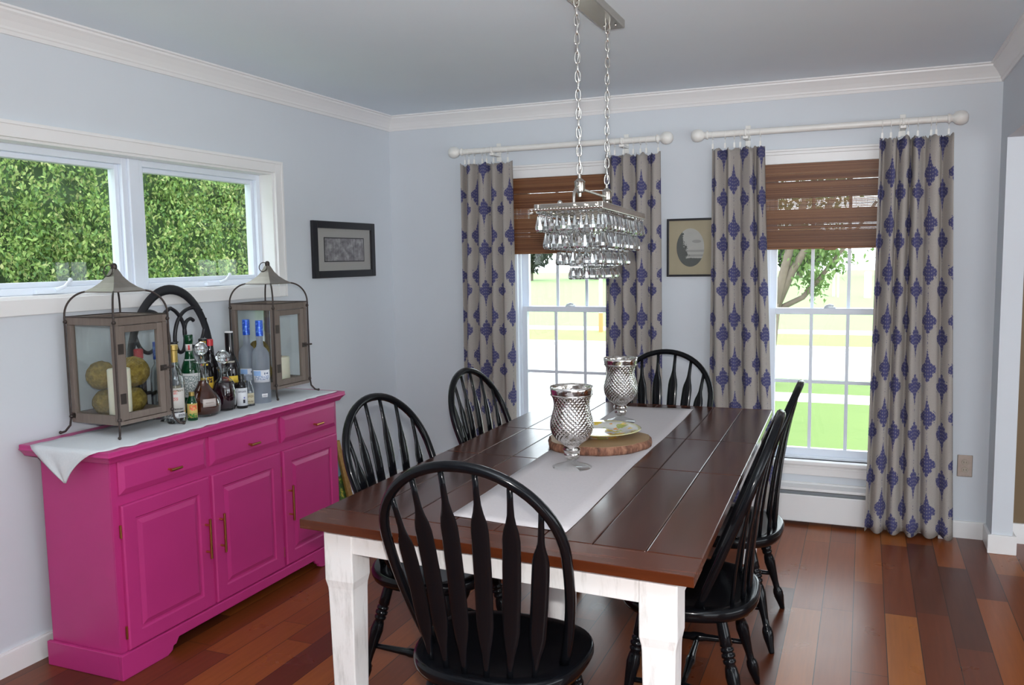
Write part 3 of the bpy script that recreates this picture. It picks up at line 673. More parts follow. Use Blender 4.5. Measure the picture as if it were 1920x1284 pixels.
# ------------------------------------------------------------------ pink sideboard
def sideboard():
    e = empty('sideboard', (.25, -2.06, 0), 0, 'bright pink sideboard with three drawers over three doors', 'sideboard'); ox, oy = .25, -2.06
    def part(nm, bm, m='pink', par=e, **k):
        bmesh.ops.translate(bm, verts=bm.verts, vec=(-ox, -oy, 0)); return obj(nm, bm, m, par, **k)
    x0, x1, y0, y1 = .085, .428, -2.76, -1.348
    part('body', boxes(((x0, y0, .085), (x1, y1, .806)), ((x0 + .02, y0 + .02, .05), (x1 - .03, y1 - .02, .085))), bevel=.003)
    # face frame standing slightly proud between doors and drawers
    part('face_frame', boxes(((x1, y0, .085), (x1 + .004, y1, .806)),), bevel=.001)
    # worktop with moulded edge
    bm = bmesh.new(); ex = [(0, .852), (.0, .838), (.004, .834), (-.003, .828), (-.012, .818), (-.02, .806)]
    rings = []
    for d, z in ex:
        rings.append([bm.verts.new(q) for q in ((.03, -2.802 - d, z), (.478 + d, -2.802 - d, z), (.478 + d, -1.328 + d, z), (.03, -1.328 + d, z))])
    for A, B in zip(rings, rings[1:]):
        for k in range(4): bm.faces.new((A[k], A[(k + 1) % 4], B[(k + 1) % 4], B[k]))
    bm.faces.new(rings[0]); bm.faces.new(rings[-1][::-1]); part('worktop', bm, bevel=.004)
    # plinth with bracket feet
    bm = bmesh.new()
    poly = [(-2.778, 0), (-2.56, 0), (-2.535, .012), (-2.53, .028), (-2.515, .03), (-2.50, .052), (-1.605, .052), (-1.59, .03), (-1.575, .028), (-1.57, .012), (-1.545, 0), (-1.332, 0), (-1.332, .094), (-2.778, .094)]
    prism(bm, poly, .016, Matrix(((0, 0, 1, .438), (1, 0, 0, 0), (0, 1, 0, 0), (0, 0, 0, 1))))
    box(bm, (.075, -2.778, 0), (.438, -2.762, .094)); box(bm, (.075, -1.348, 0), (.438, -1.332, .094))
    part('plinth', bm, bevel=.003)
    def panel(a, b, z0, z1, inset):
        bm = bmesh.new(); X = x1 + .004
        def ring(d, x): return [bm.verts.new(q) for q in ((x, a + d, z0 + d), (x, b - d, z0 + d), (x, b - d, z1 - d), (x, a + d, z1 - d))]
        R = [ring(0, X), ring(0, X + .012), ring(.005, X + .017)]
        if inset: R += [ring(inset - .012, X + .017), ring(inset - .008, X + .010), ring(inset, X + .010), ring(inset + .018, X + .017)]
        else: R = [ring(0, X), ring(0, X + .007), ring(.022, X + .016)]
        for A, B in zip(R, R[1:]):
            for k in range(4): bm.faces.new((A[k], A[(k + 1) % 4], B[(k + 1) % 4], B[k]))
        bm.faces.new(R[0][::-1]); bm.faces.new(R[-1]); return bm
    def pull(par, y, z, vertical, ln):
        bm = bmesh.new(); X = x1 + .021; d = (0, 0, ln / 2) if vertical else (0, ln / 2, 0)
        p = Vector((X + .026, y, z)); a = p - Vector(d); b = p + Vector(d)
        tube(bm, [a, b], .0055, 10)
        for s in (-.68, .68):
            q = p + Vector(d) * s; tube(bm, [(X - .001, q.y, q.z), (p.x, q.y, q.z)], .0045, 8); 
        part('handle', bm, 'brass', par, smooth='auto')
    def knob(par, y, z):
        bm = bmesh.new(); X = x1 + .020
        tube(bm, [(X - .001, y, z), (X + .02, y, z)], .0045, 8); tube(bm, [(X + .024, y - .012, z), (X + .024, y + .046, z)], [.006, .0052], 10)
        part('handle', bm, 'brass', par, smooth='auto')
    for a, b, ky in ((-2.732, -2.288, -2.50), (-2.268, -1.822, -2.035), (-1.804, -1.366, -1.56)):
        d = part('drawer', panel(a, b, .677, .803, 0), bevel=.001); knob(d, ky, .722)
    for a, b, hy, hinge in ((-2.732, -2.288, -2.322, -2.736), (-2.268, -1.822, -2.238, -1.818), (-1.804, -1.366, -1.775, -1.362)):
        d = part('door', panel(a, b, .096, .640, .070), bevel=.001); pull(d, hy, .392, True, .165)
        for z in (.545, .165):
            bm = bmesh.new(); tube(bm, [(x1 + .012, hinge, z - .024), (x1 + .012, hinge, z + .024)], .0045, 8); part('hinge', bm, 'brass', d, smooth='auto')
sideboard()
# lace edged cloth over the sideboard
def sb_cloth():
    bm = bmesh.new(); z = .8535; th = 0
    n = 90; ya, yb = -2.803, -1.36
    front = []; back = []
    for i in range(n + 1):
        y = ya + (yb - ya) * i / n
        sc = abs(math.sin((y - ya) / (yb - ya) * PI * 17)) * .012
        fx = .452 + sc - .02 * (1 - min(1, (y - ya) / .12)) 
        front.append((fx, y)); back.append((.088 + .006 * abs(math.sin(y * 40)), y))
    m = 10; grid = []
    for i in range(n + 1):
        grid.append([bm.verts.new((back[i][0] + (front[i][0] - back[i][0]) * k / m, front[i][1], z + .0008 * math.sin(i * .9 + k))) for k in range(m + 1)])
    for i in range(n):
        for k in range(m): bm.faces.new((grid[i][k], grid[i][k + 1], grid[i + 1][k + 1], grid[i + 1][k]))
    # end falling over the left side as a point
    prev = grid[0]
    for j in range(1, 13):
        v = j / 12; row = []; zz = z - .122 * v - .002
        l0, l1 = .094 + (.262 - .094) * v ** .92, .432 - (.432 - .272) * v ** .62
        for k in range(m + 1):
            u = k / m; row.append(bm.verts.new((l0 + (l1 - l0) * u, -2.8095 - .006 * math.sin(v * PI) * (1 + .7 * math.sin(u * 14)) , zz)))
        for k in range(m): bm.faces.new((prev[k], prev[k + 1], row[k + 1], row[k]))
        prev = row
    o = obj('table_runner', bm, 'cloth', smooth=True); sm = o.modifiers.new('t', 'SOLIDIFY'); sm.thickness = .0014; sm.offset = 1
    tag(o, 'white scalloped cloth on the pink sideboard with a hanging point', 'table runner')
sb_cloth()
ZS = .8555   # top of the cloth

# ------------------------------------------------------------------ lanterns
def build_lantern(lab):
    e = empty('lantern', (0, 0, 0), 0, lab, 'lantern', 'wood and metal lanterns on the sideboard'); a = .128; z0, z1 = .045, .455
    obj('base', boxes(((-a, -a, z0), (a, a, z0 + .014))), 'greywood', e)
    for sx in (-1, 1):
        for sy in (-1, 1):
            bm = bmesh.new(); box(bm, (min(sx * a, sx * (a - .022)), min(sy * a, sy * (a - .022)), z0 + .014), (max(sx * a, sx * (a - .022)), max(sy * a, sy * (a - .022)), z1 - .03)); obj('corner_post', bm, 'greywood', e, bevel=.002)
            bm = bmesh.new(); q = a + .003
            tube(bm, [(sx * (q + .030), sy * (q + .030), .004), (sx * (q + .016), sy * (q + .016), .010), (sx * (q + .003), sy * (q + .003), .032), (sx * q, sy * q, .06), (sx * q, sy * q, z1 + .002)], .0042, 8)
            sphere(bm, (sx * (q + .028), sy * (q + .028), .0065), .0065, 8, 6)
            top = []
            for t in range(13):
                w = t / 12; ang = w * PI / 2
                r = q * (1 - .47 * (1 - math.cos(ang)) ** 1.0) if w < 1 else q * .53
                top.append((sx * r, sy * r, z1 + .002 + .095 * math.sin(ang)))
            tube(bm, top, .0038, 8); obj('corner_rod', bm, 'rustmetal', e, smooth='auto')
            bm = bmesh.new()
            for zz in (z0 + .022, z1 - .018):
                bm = bmesh.new(); sphere(bm, (sx * (a + .0015), sy * (a + .0015), zz), .011, 10, 6, (.8, .8, .7)); obj('rivet', bm, 'rustmetal', e, smooth=True)
    obj('top_rail', boxes(((-a, -a, z1 - .03), (a, -a + .022, z1)), ((-a, a - .022, z1 - .03), (a, a, z1)), ((-a, -a + .022, z1 - .03), (-a + .022, a - .022, z1)), ((a - .022, -a + .022, z1 - .03), (a, a - .022, z1))), 'greywood', e, bevel=.002)
    bm = bmesh.new(); frame_bm(bm, -a - .002, a + .002, -a - .002, a + .002, .008, z1, z1 + .004); bmesh.ops.rotate(bm, verts=bm.verts, cent=(0, 0, 0), matrix=Matrix.Rotation(0, 3, 'X'))
    for v in bm.verts: v.co = (v.co.x, v.co.z, v.co.y)
    obj('top_band', bm, 'rustmetal', e)
    obj('bottom_rail', boxes(((-a, -a + .0, z0 + .014), (a - .022, -a + .018, z0 + .036)), ((-a, a - .018, z0 + .014), (a - .022, a, z0 + .036)), ((-a, -a + .018, z0 + .014), (-a + .018, a - .018, z0 + .036))), 'greywood', e)
    g = a - .012
    for lo, hi in (((-a + .02, -g, z0 + .034), (a - .02, -g + .002, z1 - .028)), ((-a + .02, g - .002, z0 + .034), (a - .02, g, z1 - .028)), ((-g, -a + .02, z0 + .034), (-g + .002, a - .02, z1 - .028))):
        obj('glass_pane', boxes((lo, hi)), 'lantern_glass', e)
    # hinged door on the front (+x) face
    bm = bmesh.new(); frame_bm(bm, -a + .023, a - .023, z0 + .016, z1 - .032, .026, a - .020, a - .002, 'YZ'); d = obj('door', bm, 'greywood', e, bevel=.002)
    obj('glass_pane', boxes(((a - .012, -a + .047, z0 + .040), (a - .010, a - .047, z1 - .056))), 'lantern_glass', d)
    for zz in (z0 + .10, z1 - .12): obj('hinge', boxes(((a - .003, -a + .012, zz - .020), (a + .001, -a + .038, zz + .020))), 'rustmetal', d)
    bm = boxes(((a - .003, a - .044, .23), (a + .002, a - .014, .252))); tube(bm, [(a + .002, a - .03, .241), (a + .014, a - .012, .242), (a + .020, a + .004, .242)], .004, 8); obj('latch', bm, 'rustmetal', d)
    # flared metal roof
    bm = bmesh.new(); rs = [(.078, .548), (.080, .552), (.058, .566), (.038, .585), (.022, .608), (.012, .632), (.008, .640)]
    R = [[bm.verts.new((sx * r, sy * r, z)) for sx, sy in ((-1, -1), (1, -1), (1, 1), (-1, 1))] for r, z in rs]
    for A, B in zip(R, R[1:]):
        for k in range(4): bm.faces.new((A[k], A[(k + 1) % 4], B[(k + 1) % 4], B[k]))
    bm.faces.new(R[-1]); bm.faces.new(R[0][::-1]); obj('roof', bm, 'galv', e)
    bm = bmesh.new(); lathe(bm, [(.010, .636), (.012, .644), (.011, .654), (.006, .660), (0, .661)], 12); obj('finial', bm, 'rustmetal', e, smooth=True)
    bm = bmesh.new(); tube(bm, [(-.012 + .024 * math.cos(t), -.018 + .010 * math.sin(t) * .4, .632 + .022 * math.sin(t)) for t in [2 * PI * k / 20 for k in range(20)]], .0022, 6, closed=True); obj('carry_ring', bm, 'rustmetal', e, smooth=True)
    return e
LA = build_lantern('weathered wood lantern with moss balls and a tall candle at the left end'); LA.location = (.188, -2.462, ZS - .001); LA.rotation_euler[2] = -.03
LB = copy_tree(LA); LB['label'] = 'weathered wood lantern with a short candle at the right end'; LB.location = (.192, -1.535, ZS - .001); LB.rotation_euler[2] = -.02
def in_lantern(L, p): return Vector(L.location) + Matrix.Rotation(L.rotation_euler[2], 3, 'Z') @ Vector(p)
def candle(L, p, r, h, lab):
    bm = bmesh.new(); lathe(bm, [(r * .97, 0), (r, .003), (r, h - .004), (r * .93, h), (r * .4, h - .004), (0, h - .005)], 24); e = empty('pillar_candle', in_lantern(L, p), 0, lab, 'candle')
    obj('wax', bm, 'candle', e, smooth='auto'); bm = bmesh.new(); tube(bm, [(0, 0, h - .006), (.001, 0, h + .008)], .0012, 6); obj('wick', bm, 'darkcap', e)
candle(LA, (.058, -.058, .059), .042, .195, 'tall cream pillar candle in the left lantern'); candle(LB, (.025, .045, .059), .040, .125, 'short wide cream candle in the right lantern')
def ball(L, p, r, lab, sc=(1, 1, 1)):
    bm = bmesh.new(); bmesh.ops.create_icosphere(bm, subdivisions=4, radius=r)
    rn = random.Random(int(r * 1e5 + p[0] * 1000))
    for v in bm.verts:
        n = v.co.normalized(); v.co = n * r * (1 + .03 * math.sin(9 * n.x + 3) * math.sin(8 * n.y) + .02 * rn.uniform(-1, 1))
    o = obj('moss_ball', bm, 'moss', None, smooth=True, loc=in_lantern(L, p)); tag(o, lab, 'decorative ball', 'moss balls inside the lanterns')
ball(LA, (-.055, -.027, .059 + .0515), .0515, 'moss ball low at the back left of the left lantern'); ball(LA, (-.006, .061, .059 + .0515), .0515, 'lowest moss ball behind the glass door of the left lantern')
ball(LA, (-.052, -.046, .221), .056, 'moss ball high up at left inside the left lantern, beside the candle'); ball(LA, (.020, .047, .228), .060, 'largest moss ball, upper one behind the glass door of the left lantern')
ball(LB, (-.035, -.045, .059 + .058), .058, 'lower moss ball inside the right lantern'); ball(LB, (-.05, -.032, .222), .05, 'upper moss ball inside the right lantern')

# ------------------------------------------------------------------ black iron scroll rack
def scroll():
    e = empty('scroll_rack', (.060, -2.050, ZS), 0, 'black wrought iron arch with scrolls standing behind the bottles', 'wrought iron rack')
    hw, top, sp = .240, .540, .20
    pts = [(0, -hw - .006, .012), (0, -hw - .006, .09), (0, -hw, sp)] + [(0, -hw * math.cos(t), sp + (top - sp) * math.sin(t)) for t in [PI * k / 32 for k in range(1, 32)]] + [(0, hw, sp), (0, hw + .006, .09), (0, hw + .006, .012)]
    bm = bmesh.new(); tube(bm, pts, .021, 8, flat=.45, up=(0, 1, 0)); obj('arch', bm, 'iron', e, smooth='auto')
    obj('foot', boxes(((-.02, -hw - .022, 0), (.03, -hw + .03, .012))), 'iron', e); obj('foot', boxes(((-.02, hw - .03, 0), (.03, hw + .022, .012))), 'iron', e)
    bm = bmesh.new(); tube(bm, [(0, -hw, .10), (0, hw, .10)], .008, 8); obj('cross_bar', bm, 'iron', e)
    sc = [(.19, .435), (.12, .448), (.055, .43), (.03, .39), (.035, .33), (.07, .285), (.12, .268), (.165, .29), (.185, .335), (.172, .385), (.14, .408), (.105, .395), (.088, .36), (.098, .325), (.12, .318)]
    sc2 = [(-.05, .44), (-.015, .455), (.03, .445), (.068, .405), (.085, .35), (.080, .29), (.055, .252), (.02, .258), (-.002, .30), (-.006, .36), (.015, .41), (.05, .435)]
    def smooth(p, n=5):
        out = []
        for i in range(len(p) - 1):
            p0 = p[max(i - 1, 0)]; p1 = p[i]; p2 = p[i + 1]; p3 = p[min(i + 2, len(p) - 1)]
            for k in range(n):
                t = k / n; out.append(tuple(.5 * ((2 * p1[q]) + (-p0[q] + p2[q]) * t + (2 * p0[q] - 5 * p1[q] + 4 * p2[q] - p3[q]) * t * t + (-p0[q] + 3 * p1[q] - 3 * p2[q] + p3[q]) * t ** 3) for q in (0, 1)))
        return out + [p[-1]]
    right = [(.215, .395), (.17, .432), (.115, .438), (.07, .415), (.05, .37), (.052, .315), (.078, .272), (.118, .262), (.158, .285), (.176, .33)]
    def curl(pts, r):
        bm = bmesh.new(); tube(bm, [(0, y, z) for y, z in smooth(pts)], r, 8); obj('scroll', bm, 'iron', e, smooth=True)
    # big C curl against the arch on each side, and an inner loop leaning to the middle
    for s in (1, -1):
        curl([(s * y, z) for y, z in [(.212, .400), (.205, .350), (.182, .298), (.140, .272), (.098, .290), (.078, .335), (.088, .385), (.118, .402), (.138, .392)]], .0085)
        curl([(s * y, z) for y, z in [(.19, .436), (.14, .452), (.085, .440), (.042, .400), (.020, .340), (.022, .285), (.045, .255), (.072, .270), (.082, .330), (.070, .390), (.036, .436), (-.0, .458)]], .0085)
        curl([(s * y, z) for y, z in [(.092, .225), (.070, .18), (.066, .12), (.085, .10)]], .011)
scroll()

# ------------------------------------------------------------------ bottles
def label_patch(par, r, z0, z1, a0, a1, mat, name='label', lift=.0007, sx=1.0):
    bm = bmesh.new(); uvl = bm.loops.layers.uv.new('UVMap'); n = 18; V = []
    for i in range(n + 1):
        a = a0 + (a1 - a0) * i / n; V.append([bm.verts.new(((r + lift) * math.cos(a) * sx, (r + lift) * math.sin(a), z)) for z in (z0, z1)])
    for i in range(n):
        f = bm.faces.new((V[i][0], V[i + 1][0], V[i + 1][1], V[i][1]))
        for lp, uv in zip(f.loops, ((i / n, 0), ((i + 1) / n, 0), ((i + 1) / n, 1), (i / n, 1))): lp[uvl].uv = uv
    o = obj(name, bm, mat, par, smooth=True); sm = o.modifiers.new('t', 'SOLIDIFY'); sm.thickness = .0004; sm.offset = 1
    return o
FACE = math.atan2(-2.9, 2.7)   # labels turned to the room
def hollow(prof, t=.0028):
    z0 = prof[0][1]
    inner = [(max(r - t, .002), z) for r, z in prof if z > z0 + .012]
    return [(0, z0)] + prof + inner[::-1] + [(max(inner[0][0] * .9, .002), z0 + .012), (0, z0 + .012)]
def bottle(x, y, prof, mat, lab, cap=None, capmat=None, hol=False, seg=28, labels=()):
    e = empty('bottle', (x, y, ZS), 0, lab, 'bottle', 'bottles and decanters on the sideboard')
    bm = bmesh.new(); lathe(bm, hollow(prof) if hol else prof, seg, cap=not hol); obj('glass_body', bm, mat, e, smooth='auto')
    if cap:
        bm = bmesh.new(); lathe(bm, cap, 20); obj('cap', bm, capmat, e, smooth='auto')
    for (r, z0, z1, half, m, off) in labels: label_patch(e, r, z0, z1, FACE - half + off, FACE + half + off, m)
    return e
bottle(.297, -2.29, [(.034, .0), (.037, .004), (.037, .165), (.035, .185), (.026, .208), (.0165, .225), (.0145, .24), (.0145, .262)], 'clear', 'clear spirit bottle with gold cap and cream red printed label', [(.0165, .252), (.0165, .300), (.020, .303), (.020, .322), (.017, .324)], 'goldcap', True, labels=[(.037, .052, .148, 1.15, 'lab_red', 0), (.037, .024, .046, 1.15, 'lab_blackband', 0)])
bottle(.160, -2.240, [(.031, 0), (.032, .004), (.032, .17), (.026, .215), (.015, .235), (.014, .26)], 'clear', 'clear bottle with blue cap half hidden by the left lantern', [(.0165, .255), (.0165, .325), (.0155, .328)], 'bluecap', True)
bottle(.112, -2.294, [(.025, 0), (.026, .004), (.026, .17), (.022, .21), (.015, .235), (.014, .27)], 'darkglass', 'bottle with a pink red cap seen through the left lantern', [(.019, .262), (.020, .298), (.016, .302)], 'redcap')
bottle(.205, -2.188, [(.029, 0), (.030, .003), (.030, .16), (.027, .19), (.018, .215), (.0125, .25), (.012, .285)], 'clear', 'clear bottle with dark top just behind the gold capped one', [(.0135, .28), (.0135, .318), (.018, .320), (.018, .323)], 'darkcap', True, labels=[(.030, .05, .14, .9, 'lab_cream', 0)])
bottle(.170, -2.066, [(.036, 0), (.038, .004), (.038, .185), (.034, .205), (.021, .24), (.017, .265), (.0155, .305), (.0175, .31), (.0175, .32)], 'greenglass', 'green glass bottle with white label and red seal at the neck', [(.018, .316), (.0185, .340), (.0165, .343)], 'greenglass', labels=[(.038, .07, .175, 1.1, 'lab_white', 0), (.0165, .272, .302, .95, 'lab_red_seal', 0), (.0235, .218, .236, 1.0, 'lab_white', 0)])
bottle(.165, -1.975, [(.040, 0), (.041, .004), (.041, .15), (.036, .185), (.022, .22), (.017, .25), (.016, .29)], 'darkglass', 'dark bottle with yellow label and yellow marked cap', [(.018, .285), (.019, .315), (.015, .318)], 'darkcap', labels=[(.041, .07, .145, 1.0, 'lab_yellow', .1), (.0195, .29, .306, .7, 'lab_yellow', 0), (.030, .186, .205, .6, 'lab_diag', 0)])
bottle(.122, -1.887, [(.035, 0), (.036, .004), (.036, .18), (.024, .22), (.0165, .245), (.0155, .28)], 'darkglass', 'dark bottle with plain red cap behind the decanters', [(.018, .275), (.018, .303), (.015, .305)], 'redcap')
bottle(.222, -1.868, [(.041, 0), (.043, .004), (.043, .165), (.037, .195), (.024, .225), (.0185, .245), (.0185, .335)], 'darkglass', 'tall black bottle with white top and yellow red label', [(.0185, .336), (.018, .341), (.004, .342)], 'lab_price', labels=[(.043, .108, .140, 1.1, 'lab_diag', 0), (.034, .196, .212, .8, 'lab_letters', 0)])
bottle(.318, -1.912, [(.0235, 0), (.0245, .003), (.0245, .098), (.018, .112), (.0125, .12), (.0115, .135)], 'darkglass', 'small bottle with white label and black neck', [(.0135, .128), (.0135, .150), (.012, .152)], 'darkcap', labels=[(.0245, .012, .092, 1.25, 'lab_small', 0)])
bottle(.306, -1.853, [(.026, 0), (.027, .003), (.027, .07), (.019, .095), (.014, .105), (.014, .122)], 'clear', 'small jar like bottle with pale green filling', [(.016, .118), (.016, .137), (.014, .139)], 'frosted', True, labels=[(.027, .01, .06, 1.0, 'lab_cream', 0)])
bottle(.318, -2.222, [(.020, 0), (.021, .003), (.021, .075), (.014, .095), (.010, .105)], 'greenglass', 'tiny bottle with orange and green label beside the amber decanter', [(.011, .10), (.011, .118), (.009, .119)], 'goldcap', labels=[(.021, .012, .072, 1.2, 'lab_multi', 0)])
for (x, y, l) in ((.305, -1.757, 'front frosted tall bottle with blue cap and white bird label'), (.200, -1.722, 'rear frosted tall bottle with blue cap beside the right lantern')):
    bottle(x, y, [(.040, 0), (.0415, .004), (.0405, .215), (.0375, .235), (.028, .252), (.0175, .262), (.0150, .275), (.0150, .325)], 'frosted', l, [(.0172, .312), (.0172, .382), (.0160, .385)], 'bluecap', False, labels=[(.0405, .098, .155, 1.1, 'lab_bird', 0), (.0412, .028, .045, .32, 'lab_price', .25)])
def decanter(x, y, prof, liquid, level, lab, stop_z, liqm, ticket=None, ball_r=.030):
    e = empty('decanter', (x, y, ZS), 0, lab, 'decanter', 'bottles and decanters on the sideboard')
    bm = bmesh.new(); lathe(bm, hollow(prof, .0025), 32, cap=False); obj('glass_body', bm, 'clear', e, smooth='auto')
    inner = [(max(r - .0032, .002), z) for r, z in prof if .013 < z < level]
    bm = bmesh.new(); lathe(bm, [(inner[0][0] * .9, .0125)] + inner + [(inner[-1][0], level)], 32); obj('liquor', bm, liqm, e, smooth='auto')
    s = bmesh.new(); lathe(s, [(.009, stop_z - .035), (.010, stop_z - .006), (.006, stop_z)], 16); st = obj('stopper', s, 'clear', e, smooth='auto')
    bm = bmesh.new(); bmesh.ops.create_icosphere(bm, subdivisions=2, radius=ball_r, matrix=Matrix.Translation((0, 0, stop_z + ball_r - .002))); obj('stopper_ball', bm, 'crystal', st)
    if ticket: label_patch(e, *ticket)
    return e
def prof_at(prof, z):
    for (r0, z0), (r1, z1) in zip(prof, prof[1:]):
        if z0 <= z <= z1: return r0 + (r1 - r0) * (z - z0) / max(z1 - z0, 1e-6)
    return prof[-1][0]
PA = [(.047, 0), (.058, .006), (.069, .022), (.0735, .044), (.071, .064), (.060, .086), (.044, .106), (.030, .124), (.021, .144), (.0175, .165), (.0165, .215), (.019, .225), (.034, .232), (.034, .236)]
dA = decanter(.285, -2.118, PA, 'amber', .150, 'round amber filled decanter with crystal ball stopper', .262, 'amber')
label_patch(dA, .0722, .046, .080, FACE - .05, FACE + .72, 'lab_silver', 'label', .002)
PB = [(.034, 0), (.043, .005), (.049, .03), (.052, .065), (.051, .098), (.044, .124), (.033, .137), (.024, .146), (.0195, .158), (.0195, .172), (.024, .182), (.031, .187), (.031, .192)]
dB = decanter(.283, -1.985, PB, 'purple', .128, 'dark wine filled decanter with faceted ball stopper', .208, 'purple', ball_r=.032)
e = empty('crystal_dish', (.225, -2.278, ZS), 0, 'little cut crystal dish behind the left lantern', 'glass dish'); bm = bmesh.new(); lathe(bm, [(0, 0), (.022, .002), (.008, .012), (.008, .03), (.025, .05), (.029, .085), (.027, .085), (.023, .052), (0, .035)], 12, cap=False); obj('bowl', bm, 'crystal', e)

# ------------------------------------------------------------------ dining table
ZT = .75
NL, NR, FR, FL = Vector((1.378, -2.936)), Vector((2.553, -2.998)), Vector((2.508, -.668)), Vector((1.385, -.690))
def table():
    c = Vector(((NL + NR + FR + FL) / 4)); e = empty('dining_table', (c.x, c.y, 0), 0, 'long dining table with dark mahogany top and white legs', 'dining table')
    def P(u, v):   # u across 0..1 (left to right), v along 0..1 (near to far)
        a = NL.lerp(NR, u); b = FL.lerp(FR, u); q = a.lerp(b, v); return (q.x - c.x, q.y - c.y)
    def slab(bm, u0, u1, v0, v1, z0, z1):
        q = [P(u0, v0), P(u1, v0), P(u1, v1), P(u0, v1)]; hexa(bm, [(*p, z0) for p in q], [(*p, z1) for p in q])
    top = bmesh.new(); n = 8; g = .0012; vb = .055
    cuts = [vb, .425, .655, 1 - .004]
    for k in range(n):
        for a, b in zip(cuts, cuts[1:]): slab(top, k / n + g * .6, (k + 1) / n - g * .6, a + .0007, b - .0007, ZT - .028, ZT)
    o = obj('tabletop', top, 'tabletop', e); b = o.modifiers.new('b', 'BEVEL'); b.width = .003; b.segments = 2; b.limit_method = 'ANGLE'
    for va, vc in ((0, vb - .0007), (1 - .0035, 1)):
        bm = bmesh.new(); slab(bm, 0, 1, va, vc, ZT - .028, ZT); obj('end_board', bm, 'tableedge', e, bevel=.0015)
    bm = bmesh.new(); slab(bm, .02, .98, .02, .98, ZT - .034, ZT - .0285); obj('sub_top', bm, 'tabletop', e)
    # aprons and legs
    iu, iv = .042, .022; lw = .098
    def corner(u, v, su, sv):
        x, y = P(u, v); return x, y
    A = {}
    for key, (u, v, su, sv) in {'nl': (iu, iv, 1, 1), 'nr': (1 - iu, iv, -1, 1), 'fl': (iu, 1 - iv, 1, -1), 'fr': (1 - iu, 1 - iv, -1, -1)}.items():
        x, y = P(u, v); bm = bmesh.new(); zb = .555
        def sq(ins, z, tap=0): return [(x + su * (a if a == 0 else lw) + su * (ins if a == 0 else -ins), y + sv * (b if b == 0 else lw) + sv * (ins if b == 0 else -ins), z) for a, b in ((0, 0), (1, 0), (1, 1), (0, 1))]
        lv = [sq(.014, 0), sq(.006, zb - .04), sq(.005, zb - .025), sq(0, zb), sq(0, ZT - .034)]
        R = [[bm.verts.new(q) for q in l] for l in lv]
        for a, b in zip(R, R[1:]):
            for k in range(4): bm.faces.new((a[k], a[(k + 1) % 4], b[(k + 1) % 4], b[k]))
        bm.faces.new(R[0][::-1]); bm.faces.new(R[-1]); obj('leg', bm, 'leg', e, bevel=.004); A[key] = (x, y, su, sv)
    def apron(k1, k2, axis):
        x1, y1, *_ = A[k1]; x2, y2, *_ = A[k2]; bm = bmesh.new(); z0, z1 = .643, ZT - .034; th = .022; s = .004
        if axis == 'x':
            d = A[k1][3]; a = (x1 + lw, y1 + d * s); b = (x2 - lw, y2 + d * s); q = [a, b, (b[0], b[1] + d * th), (a[0], a[1] + d * th)]
        else:
            d = A[k1][2]; a = (x1 + d * s, y1 + lw); b = (x2 + d * s, y2 - lw); q = [a, b, (b[0] + d * th, b[1]), (a[0] + d * th, a[1])]
        hexa(bm, [(*p, z0) for p in q], [(*p, z1) for p in q]); obj('apron', bm, 'leg', e, bevel=.002)
    apron('nl', 'nr', 'x'); apron('fl', 'fr', 'x'); apron('nl', 'fl', 'y'); apron('nr', 'fr', 'y')
    # middle support post under the extension leaf
    bm = bmesh.new(); x, y = P(.42, .42)
    lathe(bm, [(.085, 0), (.085, .03), (.055, .06), (.062, .2), (.066, .40), (.060, .50), (.072, .56), (.072, .62)], 24, Matrix.Translation((x, y, 0))); box(bm, (x - .28, y - .04, .62), (x + .28, y + .04, ZT - .034)); obj('centre_post', bm, 'leg', e, smooth='auto')
    return e
table()
def runner():
    bm = bmesh.new(); z = ZT + .0004; n = 40; m = 8
    l0, l1, r0, r1 = Vector((1.784, -2.757)), Vector((1.775, -.80)), Vector((2.159, -2.790)), Vector((2.143, -.775)); g = []
    for i in range(n + 1):
        v = i / n; a = l0.lerp(l1, v); b = r0.lerp(r1, v); g.append([])
        for k in range(m + 1):
            q = a.lerp(b, k / m); w = .004 * math.sin(v * 9 + 1) * (1 if k in (0, m) else .4)
            g[-1].append(bm.verts.new((q.x + w, q.y, z + .0006 * (1 + math.sin(i * .8 + k * 1.1)))))
    for i in range(n):
        for k in range(m): bm.faces.new((g[i][k], g[i][k + 1], g[i + 1][k + 1], g[i + 1][k]))
    o = obj('table_runner', bm, 'runner', smooth=True); s = o.modifiers.new('t', 'SOLIDIFY'); s.thickness = .0016; s.offset = 1
    tag(o, 'pale grey linen runner along the middle of the dining table', 'table runner')
runner()
ZR = ZT + .0028
